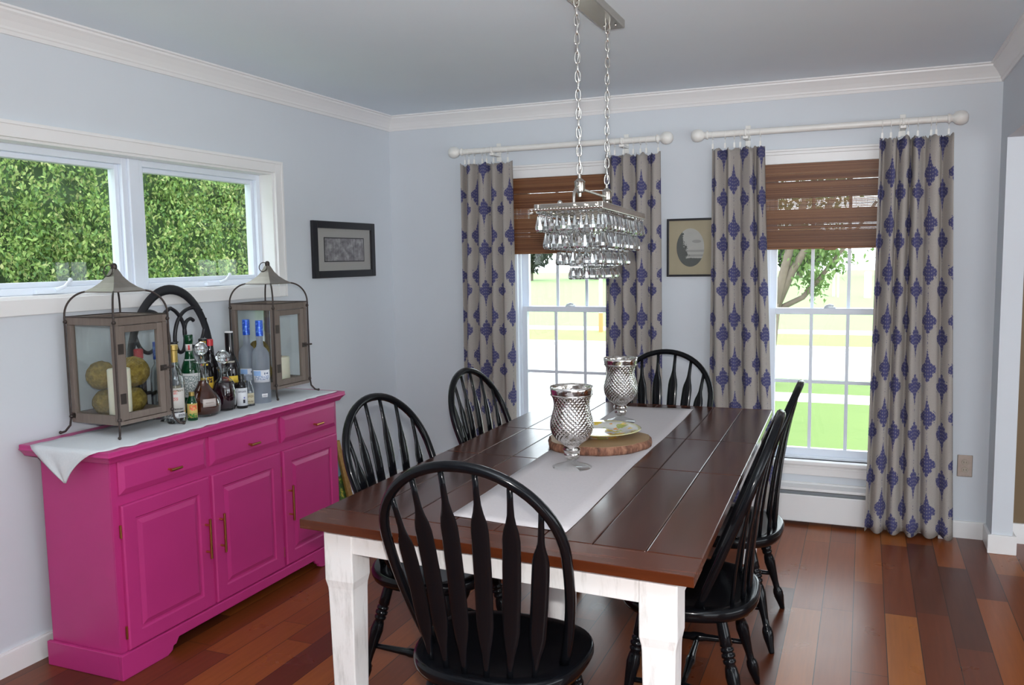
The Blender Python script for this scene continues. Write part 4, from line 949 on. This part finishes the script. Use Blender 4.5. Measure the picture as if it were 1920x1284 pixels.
def slab_and_plate():
    e = empty('wood_slab', (1.928, -1.705, ZR), 0, 'round live edge wood slab under the plate', 'wooden slab'); n = 72; rn = random.Random(5)
    rad = [.205 * (1 + .03 * math.sin(3 * t + 1) + .02 * math.sin(5 * t) + .012 * math.sin(11 * t + 2)) for t in [2 * PI * k / n for k in range(n)]]
    bm = bmesh.new(); rows = []
    for z, d in ((0, -.006), (.006, .002), (.018, .004), (.028, .001), (.034, -.004)):
        rows.append([bm.verts.new(((r + d + .002 * rn.uniform(-1, 1)) * math.cos(2 * PI * k / n), (r + d + .002 * rn.uniform(-1, 1)) * math.sin(2 * PI * k / n), z)) for k, r in enumerate(rad)])
    for A, B in zip(rows, rows[1:]):
        for k in range(n): bm.faces.new((A[k], A[(k + 1) % n], B[(k + 1) % n], B[k]))
    bm.faces.new(rows[0][::-1]); obj('bark_edge', bm, 'barkedge', e, smooth=True)
    bm = bmesh.new(); prism(bm, [((r - .006) * math.cos(2 * PI * k / n), (r - .006) * math.sin(2 * PI * k / n)) for k, r in enumerate(rad)], .0348); obj('cut_face', bm, 'tan_slab', e)
    bm = bmesh.new(); prof = [(0, .003), (.07, .003), (.075, 0), (.085, 0), (.09, .005), (.125, .016), (.163, .027), (.166, .029), (.162, .0305), (.122, .020), (.10, .011), (.085, .0085), (0, .0085)]
    lathe(bm, prof, 56, cap=False); o = obj('plate', bm, 'plate', None, smooth=True, loc=(1.928, -1.670, ZR + .0350)); tag(o, 'shallow plate painted with yellow flowers on the wood slab', 'plate')
slab_and_plate()
def vase(x, y, lab, src=None):
    if src:
        e = copy_tree(src); e.location = (x, y, ZR); e['label'] = lab; return e
    e = empty('hurricane_vase', (x, y, ZR), 0, lab, 'vase', 'silver mercury glass hurricanes')
    out = [(.012, .046), (.026, .050), (.030, .060), (.032, .069), (.026, .078), (.036, .088), (.058, .104), (.072, .124), (.0785, .146), (.078, .168), (.072, .192), (.066, .214), (.064, .232), (.068, .252), (.073, .262), (.074, .266), (.075, .270), (.077, .284), (.079, .296)]
    inn = [(.0765, .296), (.0745, .284), (.072, .268), (.065, .252), (.061, .232), (.063, .214), (.069, .192), (.075, .168), (.0755, .146), (.069, .126), (.055, .107), (.03, .094), (0, .090)]
    bm = bmesh.new(); lathe(bm, [(0, .046)] + out + inn, 56, cap=False); obj('bowl', bm, 'mercury', e, smooth=True)
    bm = bmesh.new(); tube(bm, [(.0745 * math.cos(t), .0745 * math.sin(t), .266) for t in [2 * PI * k / 48 for k in range(48)]], .0028, 8, closed=True); obj('bead_ring', bm, 'mercury', e, smooth=True)
    bm = bmesh.new(); lathe(bm, [(0, 0), (.070, 0), (.072, .0025), (.060, .007), (.035, .014), (.018, .022), (.015, .030), (.014, .036), (0, .036)], 40, cap=False); obj('foot', bm, 'lantern_glass', e, smooth=True)
    bm = bmesh.new(); sphere(bm, (0, 0, .047), .029, 20, 12, (1, 1, .78)); obj('stem_knop', bm, 'mercury', e, smooth=True)
    return e
V1 = vase(1.945, -2.085, 'nearer silver mercury glass hurricane vase in front of the plate')
vase(1.884, -1.195, 'farther silver mercury glass hurricane vase beyond the plate', V1)

# ------------------------------------------------------------------ Windsor chairs
def chair_proto():
    e = empty('windsor_chair', (0, 0, 0))
    ZSEAT = .434
    # seat: rounded shield, dished
    n = 48; bm = bmesh.new(); out = []
    for k in range(n):
        t = 2 * PI * k / n; cx_, cy_ = math.cos(t), math.sin(t); ex = 2 / 2.6
        x = .245 * math.copysign(abs(cx_) ** ex, cx_) * (1 - .04 * cy_ * 0); y = .05 + .222 * math.copysign(abs(cy_) ** ex, cy_); x *= (1.0 + .05 * (y - .05) / .22)
        out.append((x, y))
    rows = []
    for sc, z in ((.90, -.046), (.97, -.040), (1.0, -.024), (1.0, -.012), (.985, -.002), (.95, .0), (.80, -.003), (.55, -.010), (.25, -.012)):
        rows.append([bm.verts.new((x * sc, .05 + (y - .05) * sc, ZSEAT + z)) for x, y in out])
    for A, B in zip(rows, rows[1:]):
        for k in range(n): bm.faces.new((A[k], A[(k + 1) % n], B[(k + 1) % n], B[k]))
    bm.faces.new(rows[0][::-1]); bm.faces.new(rows[-1]); obj('seat', bm, 'black', e, smooth=True)
    # hoop
    b0, wm, L, hf, lean = .197, .251, .622, .614, .375; hm = L * hf
    def hoop(h): return wm - (wm - b0) * (1 - h / hm) ** 2 if h <= hm else wm * math.sqrt(max(0, 1 - ((h - hm) / (L - hm)) ** 2))
    def P(x, h, dy=0): return (x, -h * math.sin(lean) + dy, ZSEAT - .006 + h * math.cos(lean))
    pts = [P(hoop(h), h) for h in [hm * k / 10 for k in range(10)]] + [P(wm * math.cos(a), hm + (L - hm) * math.sin(a)) for a in [PI * k / 28 for k in range(29)]] + [P(-hoop(h), h) for h in [hm * k / 10 for k in range(9, -1, -1)]]
    bm = bmesh.new(); tube(bm, pts, .0142, 10, up=(1, 0, 0)); obj('back_hoop', bm, 'black', e, smooth=True)
    # six arrow slats
    for xb, xt in ((.031, .046), (.090, .133), (.148, .205)):
        for s in (-1, 1):
            h = hm + (L - hm) * math.sqrt(1 - (xt / wm) ** 2) - .004
            a = Vector((s * xb, -.140 + 2.0 * xb * xb, ZSEAT - .006)); b = Vector(P(s * xt, h)); ln = (b - a).length; d = (b - a).normalized()
            side = Vector((1, 0, 0)); side = (side - d * side.dot(d)).normalized(); nrm = side.cross(d)
            prof = [(0, .0085, .007), (.05, .009, .007), (.12, .0125, .0065), (.19, .0205, .006), (.25, .0245, .0055), (.45, .0252, .0052), (.62, .0252, .005), (.715, .0245, .005), (.76, .021, .005), (.80, .0145, .0055), (.84, .0102, .006), (.90, .0085, .006), (1, .0078, .006)]
            if xt > .19: prof = [(t * .95 if t < .9 else t, w * .95, q) for t, w, q in prof]
            bm = bmesh.new(); R = []
            for t, w, q in prof:
                c = a + d * ln * t + nrm * (-.016 * math.sin(PI * t) * 1)
                R.append([bm.verts.new(c + side * (w * math.cos(g)) + nrm * (q * math.sin(g))) for g in [2 * PI * k / 12 for k in range(12)]])
            for A, B in zip(R, R[1:]):
                for k in range(12): bm.faces.new((A[k], A[(k + 1) % 12], B[(k + 1) % 12], B[k]))
            bm.faces.new(R[0][::-1]); bm.faces.new(R[-1]); obj('slat', bm, 'black', e, smooth=True)
    # turned legs
    turn = [(0, .015), (.03, .017), (.16, .0185), (.235, .0195), (.245, .0145), (.258, .0205), (.275, .0205), (.285, .015), (.298, .0215), (.318, .0215), (.328, .015), (.342, .0205), (.36, .020), (.372, .015), (.40, .019), (.46, .0225), (.55, .019), (.68, .0135), (.755, .0125), (.775, .0175), (.81, .0205), (.86, .0195), (.92, .0145), (.985, .0105), (1.0, .0095)]
    tops = {}; legs = {}
    for nm, tx, ty, fx, fy in (('f', .155, .175, .205, .245), ('r', .15, -.06, .224, -.155)):
        for s in (-1, 1):
            a = Vector((s * tx, ty, ZSEAT - .034)); b = Vector((s * fx, fy, 0)); Mx, ln = align(a, b)
            bm = bmesh.new(); lathe(bm, [(r, t * ln) for t, r in turn], 14, Mx)
            for v in bm.verts: v.co.z = max(v.co.z, 0)
            obj('leg', bm, 'black', e, smooth=True); legs[nm, s] = (a, b)
    mids = []
    for s in (-1, 1):
        p = legs['f', s][0].lerp(legs['f', s][1], .60); q = legs['r', s][0].lerp(legs['r', s][1], .60); mids.append(p.lerp(q, .5))
        Mx, ln = align(p, q); bm = bmesh.new(); lathe(bm, [(.008, 0), (.0095, ln * .15), (.013, ln * .42), (.016, ln * .46), (.016, ln * .54), (.013, ln * .58), (.0095, ln * .85), (.008, ln)], 12, Mx); obj('stretcher', bm, 'black', e, smooth=True)
    Mx, ln = align(*mids); bm = bmesh.new(); lathe(bm, [(.008, 0), (.0095, ln * .15), (.0125, ln * .42), (.0155, ln * .47), (.0155, ln * .53), (.0125, ln * .58), (.0095, ln * .85), (.008, ln)], 12, Mx); obj('stretcher', bm, 'black', e, smooth=True)
    return e
CH = chair_proto()
spots = [(1.996, -2.912, .022, 'black Windsor chair at the near end of the table, back to us'),
         (1.464, -2.307, -1.632, 'black Windsor chair on the left side, beside the sideboard'),
         (1.475, -1.524, -1.585, 'black Windsor chair on the left side, before the left curtain'),
         (1.940, -.749, 3.078, 'black Windsor chair at the far end, between the windows'),
         (2.450, -2.215, PI / 2 + .05, 'nearer black Windsor chair on the right side of the table'),
         (2.462, -1.503, PI / 2, 'farther black Windsor chair on the right side of the table')]
for i, (x, y, a, l) in enumerate(spots):
    o = CH if i == 0 else copy_tree(CH)
    o.location = (x, y, 0); o.rotation_euler = (0, 0, a); tag(o, l, 'chair', 'black Windsor chairs around the dining table')

# ------------------------------------------------------------------ chandelier
def chandelier():
    cx, cy, zf = 1.968, -1.865, 1.675
    e = empty('chandelier', (cx, cy, zf), 0, 'tiered crystal chandelier on two chains over the table', 'chandelier')
    e.rotation_euler = (math.radians(-1.0), math.radians(-.8), math.radians(2.0))
    hx, hy = .121, .345
    bm = bmesh.new(); frame_bm(bm, -hx, hx, -hy, hy, .016, -.012, .012)
    for v in bm.verts: v.co = (v.co.x, v.co.z, v.co.y)
    obj('frame', bm, 'nickel', e, bevel=.002)
    # beaded lip under the frame ends
    bm = bmesh.new()
    for s in (-1, 1):
        bm = bmesh.new()
        for k in range(22): sphere(bm, (-hx + .006 + (2 * hx - .012) * k / 21, s * (hy + .002), -.006), .0056, 8, 6)
        obj('bead_trim', bm, 'silver', e, smooth=True)
    # arms and hubs
    hubs = (-.195, .195); zh = .078
    for y in hubs:
        s = 1 if y > 0 else -1; bm = bmesh.new()
        pts = [(0, y, zh)] + [(0, y + s * .075 * math.sin(a), zh - .045 * (1 - math.cos(a)) - .0 * a) for a in [PI / 2 * k / 8 for k in range(1, 9)]] + [(0, y + s * .078, 0.0)]
        tube(bm, pts, .0055, 10); tube(bm, [(-hx + .01, y + s * .078, .004), (hx - .01, y + s * .078, .004)], .005, 8); obj('arm', bm, 'nickel', e, smooth='auto')
        bm = bmesh.new(); lathe(bm, [(.006, zh - .034), (.007, zh - .022), (.016, zh - .018), (.018, zh - .010), (.018, zh + .014), (.020, zh + .018), (.012, zh + .026), (.006, zh + .03), (.005, zh + .046)], 20, Matrix.Translation((0, y, 0))); obj('hub', bm, 'nickel', e, smooth='auto')
        bm = bmesh.new(); lathe(bm, [(.008, .008), (.009, .02), (.006, .026), (0, .028)], 12, Matrix.Translation((-.05 if s < 0 else .05, y + s * .078, 0))); obj('finial', bm, 'silver', e, smooth=True)
    bm = bmesh.new(); tube(bm, [(0, hubs[0], zh - .006), (0, hubs[1], zh - .006)], .0048, 8); obj('cross_bar', bm, 'nickel', e, smooth='auto')
    # tier rails
    tiers = [(.114, .335, -.008, .070), (.099, .298, -.064, .074), (.069, .255, -.130, .064), (.036, .212, -.187, .058)]
    for tx, ty, z, _ in tiers:
        bm = bmesh.new(); frame_bm(bm, -tx, tx, -ty, ty, .006, -.003, .003)
        for v in bm.verts: v.co = (v.co.x, v.co.z + z, v.co.y)
        obj('tier_rail', bm, 'nickel', e)
    for y in (-.17, .17):
        bm = bmesh.new()
        for sx in (-1, 1): tube(bm, [(sx * .03, y, .004), (sx * .03, y, -.19)], .003, 6)
        for (ax, ay, z, _) in tiers: tube(bm, [(-ax, y, z), (ax, y, z)], .0025, 6)
        tube(bm, [(-hx + .01, y, 0), (hx - .01, y, 0)], .003, 6); obj('inner_rack', bm, 'nickel', e)
    # crystal drop mesh (shared): octagon bead and a faceted teardrop; length 1
    def drop_mesh(ln):
        bm = bmesh.new(); lathe(bm, [(0, 0), (.0062, -.004), (.0062, -.008), (0, -.012)], 8, phase=.2)
        t = ln - .013; lathe(bm, [(0, -.013), (.0035, -.013 - t * .10), (.0072, -.013 - t * .40), (.0112, -.013 - t * .70), (.0108, -.013 - t * .86), (.0060, -.013 - t * .97), (0, -.013 - t)], 6)
        me = bpy.data.meshes.new('crystal_drop'); bmesh.ops.recalc_face_normals(bm, faces=bm.faces); bm.to_mesh(me); bm.free(); me.materials.append(M['crystal']); return me
    rest = bmesh.new(); near = []; far = []
    for ti, (tx, ty, z, ln) in enumerate(tiers):
        me = drop_mesh(ln); sp = .0205
        ny = int(2 * ty / sp); nx = max(2, int(2 * tx / sp))
        for k in range(nx):
            x = -tx + 2 * tx * (k + .5) / nx; near.append((me, (x, -ty, z - .003))); far.append((me, (x, ty, z - .003)))
        for k in range(ny):
            y = -ty + 2 * ty * (k + .5) / ny; near.append((me, (tx, y, z - .003))); far.append((me, (-tx, y, z - .003)))
    near.sort(key=lambda q: q[1][1])
    pick = near[:100]; far += near[100:]
    for me, p in pick:
        o = bpy.data.objects.new('crystal_drop', me); C.objects.link(o); o.parent = e; o.location = p; o.rotation_euler = (0, 0, random.uniform(0, 1))
    for me, p in far:
        b2 = bmesh.new(); b2.from_mesh(me); bmesh.ops.transform(b2, matrix=Matrix.Translation(p) @ Matrix.Rotation(random.uniform(0, 1), 4, 'Z'), verts=b2.verts); tmp = bpy.data.meshes.new('t'); b2.to_mesh(tmp); b2.free(); rest.from_mesh(tmp); bpy.data.meshes.remove(tmp)
    o = obj('crystal_fringe', rest, 'crystal', e); o['kind'] = 'stuff'
    # canopy and chains (children, upright in the world)
    inv = Matrix.LocRotScale(e.location, e.rotation_euler, None).inverted()
    def world_part(nm, bm, m, **k):
        bmesh.ops.transform(bm, matrix=inv, verts=bm.verts); return obj(nm, bm, m, e, **k)
    world_part('canopy', boxes(((1.922, -2.205, 2.408), (2.012, -1.580, H))), 'nickel', bevel=.004)
    bm = bmesh.new(); sphere(bm, (1.945, -1.64, 2.408), .006, 8, 6); sphere(bm, (1.99, -1.64, 2.408), .006, 8, 6); world_part('screw', bm, 'silver', smooth=True)
    Mw = inv.inverted()
    for y in hubs:
        b = Mw @ Vector((0, y, zh + .046)); a = Vector((1.966, b.y, 2.408)); n = 19
        bm = bmesh.new(); d = (b - a); L = d.length / n
        for k in range(n):
            c = a + d * ((k + .5) / n); ang = k % 2 * PI / 2 + .4; hl = L * .62; w = .0088
            pts = []
            for q in range(16):
                t = 2 * PI * q / 16; pz = hl * math.sin(t); px = w * math.copysign(abs(math.cos(t)) ** .7, math.cos(t))
                pts.append((c.x + px * math.cos(ang), c.y + px * math.sin(ang), c.z + pz))
            tube(bm, pts, .0024, 6, closed=True)
        world_part('chain', bm, 'silver', smooth=True)
        bm = bmesh.new(); tube(bm, [tuple(a + Vector((.004, .004, 0)))] + [tuple(a + d * t + Vector((.004 * math.cos(t * 40), .004 * math.sin(t * 40), 0))) for t in [k / 30 for k in range(1, 30)]] + [tuple(b)], .0016, 6); world_part('cord', bm, 'silver', smooth=True)
chandelier()

# ------------------------------------------------------------------ outdoors
ZG = -.6
G = lambda nm, lo, hi, m, lab, cat: S(obj(nm, boxes((lo, hi)), m), lab, cat)
G('lawn', (-60, WT + .02, ZG - .3), (60, 7.75, ZG), 'grass', 'green front lawn below the windows', 'lawn')
G('sidewalk', (-60, 7.75, ZG - .3), (60, 8.55, ZG + .005), 'concrete', 'near white sidewalk', 'sidewalk')
G('verge', (-60, 8.55, ZG - .3), (60, 10.15, ZG), 'grass', 'grass strip before the road', 'grass')
G('road', (-60, 10.15, ZG - .4), (60, 15.1, ZG - .06), 'asphalt', 'pale sunlit road', 'road')
G('kerb', (-60, 15.1, ZG - .3), (60, 15.5, ZG + .02), 'concrete', 'kerb across the road', 'kerb')
G('far_verge', (-60, 15.5, ZG - .3), (60, 18.6, ZG + .01), 'grass_dry', 'yellow green strip across the road', 'grass')
G('far_sidewalk', (-60, 18.6, ZG - .3), (60, 19.9, ZG + .015), 'concrete', 'far white sidewalk', 'sidewalk')
G('far_lawn', (-90, 19.9, ZG - .3), (90, 110, ZG + .01), 'grass_far', 'wide park lawn across the road', 'lawn')
G('side_lawn', (-6, -12, ZG - .3), (-WT - .02, WT + .02, ZG), 'grass', 'grass strip along the house', 'lawn')
G('driveway', (-7.5, .6, ZG - .2), (.35, 10.15, ZG + .012), 'asphalt', 'pale concrete driveway', 'driveway')
def leaf_cloud(bm, pts, size, rnd):
    for c in pts:
        s = size * rnd.uniform(.6, 1.3); R = Euler((rnd.uniform(0, PI), rnd.uniform(0, PI), rnd.uniform(0, PI))).to_matrix(); c = Vector(c)
        q = [c + R @ Vector(v) * s for v in ((-.5, 0, 0), (-.12, -.26, .05), (.5, 0, 0), (-.12, .26, .05))]
        v = [bm.verts.new(p) for p in q]; bm.faces.new((v[0], v[1], v[2])); bm.faces.new((v[0], v[2], v[3]))
def hedge():
    rnd = random.Random(4); e = empty('hedge', (-2.6, -1.5, ZG), 0, 'tall leafy green hedge outside the left window', 'hedge')
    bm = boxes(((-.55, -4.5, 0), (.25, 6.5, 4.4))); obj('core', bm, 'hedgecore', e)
    lumps = [(rnd.uniform(.12, .40), rnd.uniform(-1.2, 5.4), rnd.uniform(1.4, 4.4), rnd.uniform(.09, .22)) for _ in range(1500)]
    bm = bmesh.new(); pts = []
    for x, y, z, r in lumps:
        for _ in range(int(640 * r)):
            d = Vector((abs(rnd.gauss(0, 1)) * .9, rnd.gauss(0, 1), rnd.gauss(0, 1) * .8)).normalized() * r * rnd.uniform(.75, 1.05); pts.append((x + d.x, y + d.y, z + d.z))
    leaf_cloud(bm, pts, .036, rnd); obj('foliage', bm, 'hedge', e)
hedge()
def front_tree():
    rnd = random.Random(9); e = empty('tree', (1.45, 9.3, ZG), 0, 'pale leafy tree with forked bark trunks outside the right window', 'tree')
    bm = bmesh.new()
    def br(pts, r0, r1):
        n = len(pts); tube(bm, pts, [r0 + (r1 - r0) * i / (n - 1) for i in range(n)], 8)
    br([(0, 0, 0), (.02, 0, .6), (.08, 0, 1.1), (.12, -.05, 1.35)], .16, .11)
    br([(.08, 0, 1.05), (.22, -.1, 1.6), (.36, -.15, 2.2), (.60, -.2, 3.0)], .085, .05); br([(.1, -.02, 1.15), (.40, -.1, 1.85), (.68, -.1, 2.35), (1.0, 0, 3.0)], .075, .04)
    br([(.12, 0, 1.2), (.55, .1, 1.42), (.80, .1, 1.72), (1.15, .1, 2.2), (1.6, .2, 2.9)], .05, .022); br([(.02, 0, .9), (-.3, .1, 1.8), (-.6, .1, 3.0)], .09, .04)
    obj('trunk', bm, 'bark', e, smooth=True)
    bm = bmesh.new(); pts = []
    for _ in range(110):
        c = (rnd.uniform(-1.6, 1.15), rnd.uniform(-.3, 1.3), rnd.uniform(2.0, 4.3))
        for _ in range(55): pts.append((c[0] + rnd.gauss(0, .17), c[1] + rnd.gauss(0, .17), c[2] + rnd.gauss(0, .14)))
    for c in ((.62, .1, 1.72), (.75, .2, 1.55), (.55, .0, 1.95), (.95, .1, 1.9), (.85, .1, 2.1), (.4, .3, 2.1)):
        for _ in range(90): pts.append((c[0] + rnd.gauss(0, .13), c[1] + rnd.gauss(0, .13), c[2] + rnd.gauss(0, .10)))
    leaf_cloud(bm, pts, .10, rnd); obj('foliage', bm, 'leafpale', e)
front_tree()
def far_tree(x, y, h, w, seed, lab, src=None):
    rnd = random.Random(seed); e = empty('tree', (x, y, ZG), 0, lab, 'tree', 'trees along the far edge of the park')
    bm = bmesh.new(); tube(bm, [(0, 0, 0), (.1, 0, h * .3), (0, .1, h * .6)], [.3, .22, .1], 8); obj('trunk', bm, 'bark', e)
    bm = bmesh.new(); pts = []
    for _ in range(1700):
        d = Vector((rnd.gauss(0, 1), rnd.gauss(0, 1), rnd.gauss(0, 1))).normalized() * rnd.uniform(.55, 1); pts.append((d.x * w, d.y * w, h * .55 + d.z * h * .45))
    leaf_cloud(bm, pts, .6, rnd); obj('foliage', bm, 'leaffar', e)
FT = 'grey green tree at the far edge of the park lawn'
for i, (x, y, h, w) in enumerate([(-31.8, 72, 6, 2.5), (-26.2, 70, 6.5, 2.5), (-20.6, 73, 6, 2.5), (-15, 71, 6.5, 2.5), (-8.5, 74, 6, 2.6), (-2.5, 75, 4.6, 2.4), (7.5, 78, 4.8, 2.8)]): far_tree(x, y, h, w, i + 40, FT)
e = empty('marker_post', (-3.93, 18.1, ZG), 0, 'white and orange marker post across the road', 'post'); bm = bmesh.new(); lathe(bm, [(.05, .55), (.05, 1.5), (.04, 1.52)], 12); obj('post', bm, 'whitepost', e); bm = bmesh.new(); lathe(bm, [(.065, 0), (.065, .55)], 12); obj('orange_sleeve', bm, 'orange', e)
e = empty('sports_goal', (2.6, 40, ZG), 0, 'white pipe goal frame standing on the park lawn', 'goal'); bm = bmesh.new(); tube(bm, [(-1.1, 0, 0), (-1.1, 0, 1.9), (2.2, 0, 1.9), (2.2, 0, 0)], .06, 8); obj('goal_frame', bm, 'whitepost', e)
e = empty('backboard', (1.72, 39, ZG), 0, 'small white backboard seen through the right window', 'backboard'); obj('board', boxes(((-.25, 0, 1.15), (.3, .06, 1.9))), 'whitepost', e); obj('post', boxes(((-.03, .06, 0), (.05, .14, 1.6))), 'whitepost', e)
e = empty('white_post', (3.05, 38.6, ZG), 0, 'thick white post on the park lawn beyond the road', 'post'); bm = bmesh.new(); lathe(bm, [(.16, 0), (.16, 1.2), (.12, 1.25)], 12); obj('post', bm, 'whitepost', e)

# ------------------------------------------------------------------ light
w = bpy.data.worlds.new('world'); bpy.context.scene.world = w; w.use_nodes = True
bg = w.node_tree.nodes['Background']; bg.inputs[0].default_value = (.87, .94, 1.0, 1); bg.inputs[1].default_value = 4.9
def lamp(name, typ, loc, energy, **k):
    l = bpy.data.lights.new(name, typ); o = bpy.data.objects.new(name, l); C.objects.link(o); o.location = loc; l.energy = energy
    for a, b in k.items(): setattr(l, a, b)
    return o
s = lamp('sun', 'SUN', (6, -8, 14), 3.2, angle=math.radians(4), color=(1, .96, .88)); s.rotation_euler = Vector((-.35, .42, -1)).to_track_quat('-Z', 'Y').to_euler()
# portals help the daylight find the windows and the two added openings
for nm, loc, rot, sx, sy in (('portal_1', (1.225, .15, 1.18), (PI / 2, 0, 0), .7, 1.64), ('portal_2', (2.735, .15, 1.18), (PI / 2, 0, 0), .7, 1.64), ('portal_3', (-.15, -2.13, 1.68), (PI / 2, 0, PI / 2), 1.83, .6), ('portal_4', (5.65, REAR - .08, 1.125), (PI / 2, 0, PI), 2.9, 2.15), ('portal_5', (XR + .08, -3.35, 1.35), (PI / 2, 0, -PI / 2), 4.1, 1.5)):
    p = lamp(nm, 'AREA', loc, 1, shape='RECTANGLE', size=sx, size_y=sy); p.rotation_euler = rot; p.data.cycles.is_portal = True
    d = Matrix.Identity(3); 
# camera, placed as the photographer stood
cam = bpy.data.cameras.new('camera'); co = bpy.data.objects.new('camera', cam); C.objects.link(co); bpy.context.scene.camera = co
yaw, pitch, roll, f = .3929, -.0981, -.0157, 1597.73
fw = Vector((-math.sin(yaw) * math.cos(pitch), math.cos(yaw) * math.cos(pitch), math.sin(pitch))); r = Vector((math.cos(yaw), math.sin(yaw), 0)); u = r.cross(fw)
r2 = r * math.cos(roll) + u * math.sin(roll); u2 = -r * math.sin(roll) + u * math.cos(roll)
co.matrix_world = Matrix(((r2.x, u2.x, -fw.x, 2.9112), (r2.y, u2.y, -fw.y, -4.9677), (r2.z, u2.z, -fw.z, 1.5083), (0, 0, 0, 1)))
cam.sensor_width = 36; cam.lens = f / 1920 * 36; cam.clip_start = .05; cam.clip_end = 500
# the camera's flash, just above the lens
fl = lamp('camera_flash', 'AREA', co.matrix_world.translation + u2 * .11 + fw * .02, 43, shape='RECTANGLE', size=.06, size_y=.035, color=(1, .97, .95)); fl.rotation_euler = co.matrix_world.to_euler()
# added fill lamp, separate from the flash, aimed up to brighten the ceiling
up_fill = lamp('ceiling_fill', 'AREA', co.matrix_world.translation + u2 * .15 - fw * .02, 42, shape='RECTANGLE', size=.06, size_y=.035, color=(.93, .97, 1)); up_fill.rotation_euler = Vector((-.20, .66, .78)).to_track_quat('-Z', 'Y').to_euler(); up_fill.data.spread = math.radians(112)
sc = bpy.context.scene
sc.view_settings.view_transform = 'Standard'; sc.view_settings.look = 'None'; sc.view_settings.gamma = 1; sc.view_settings.exposure = 0
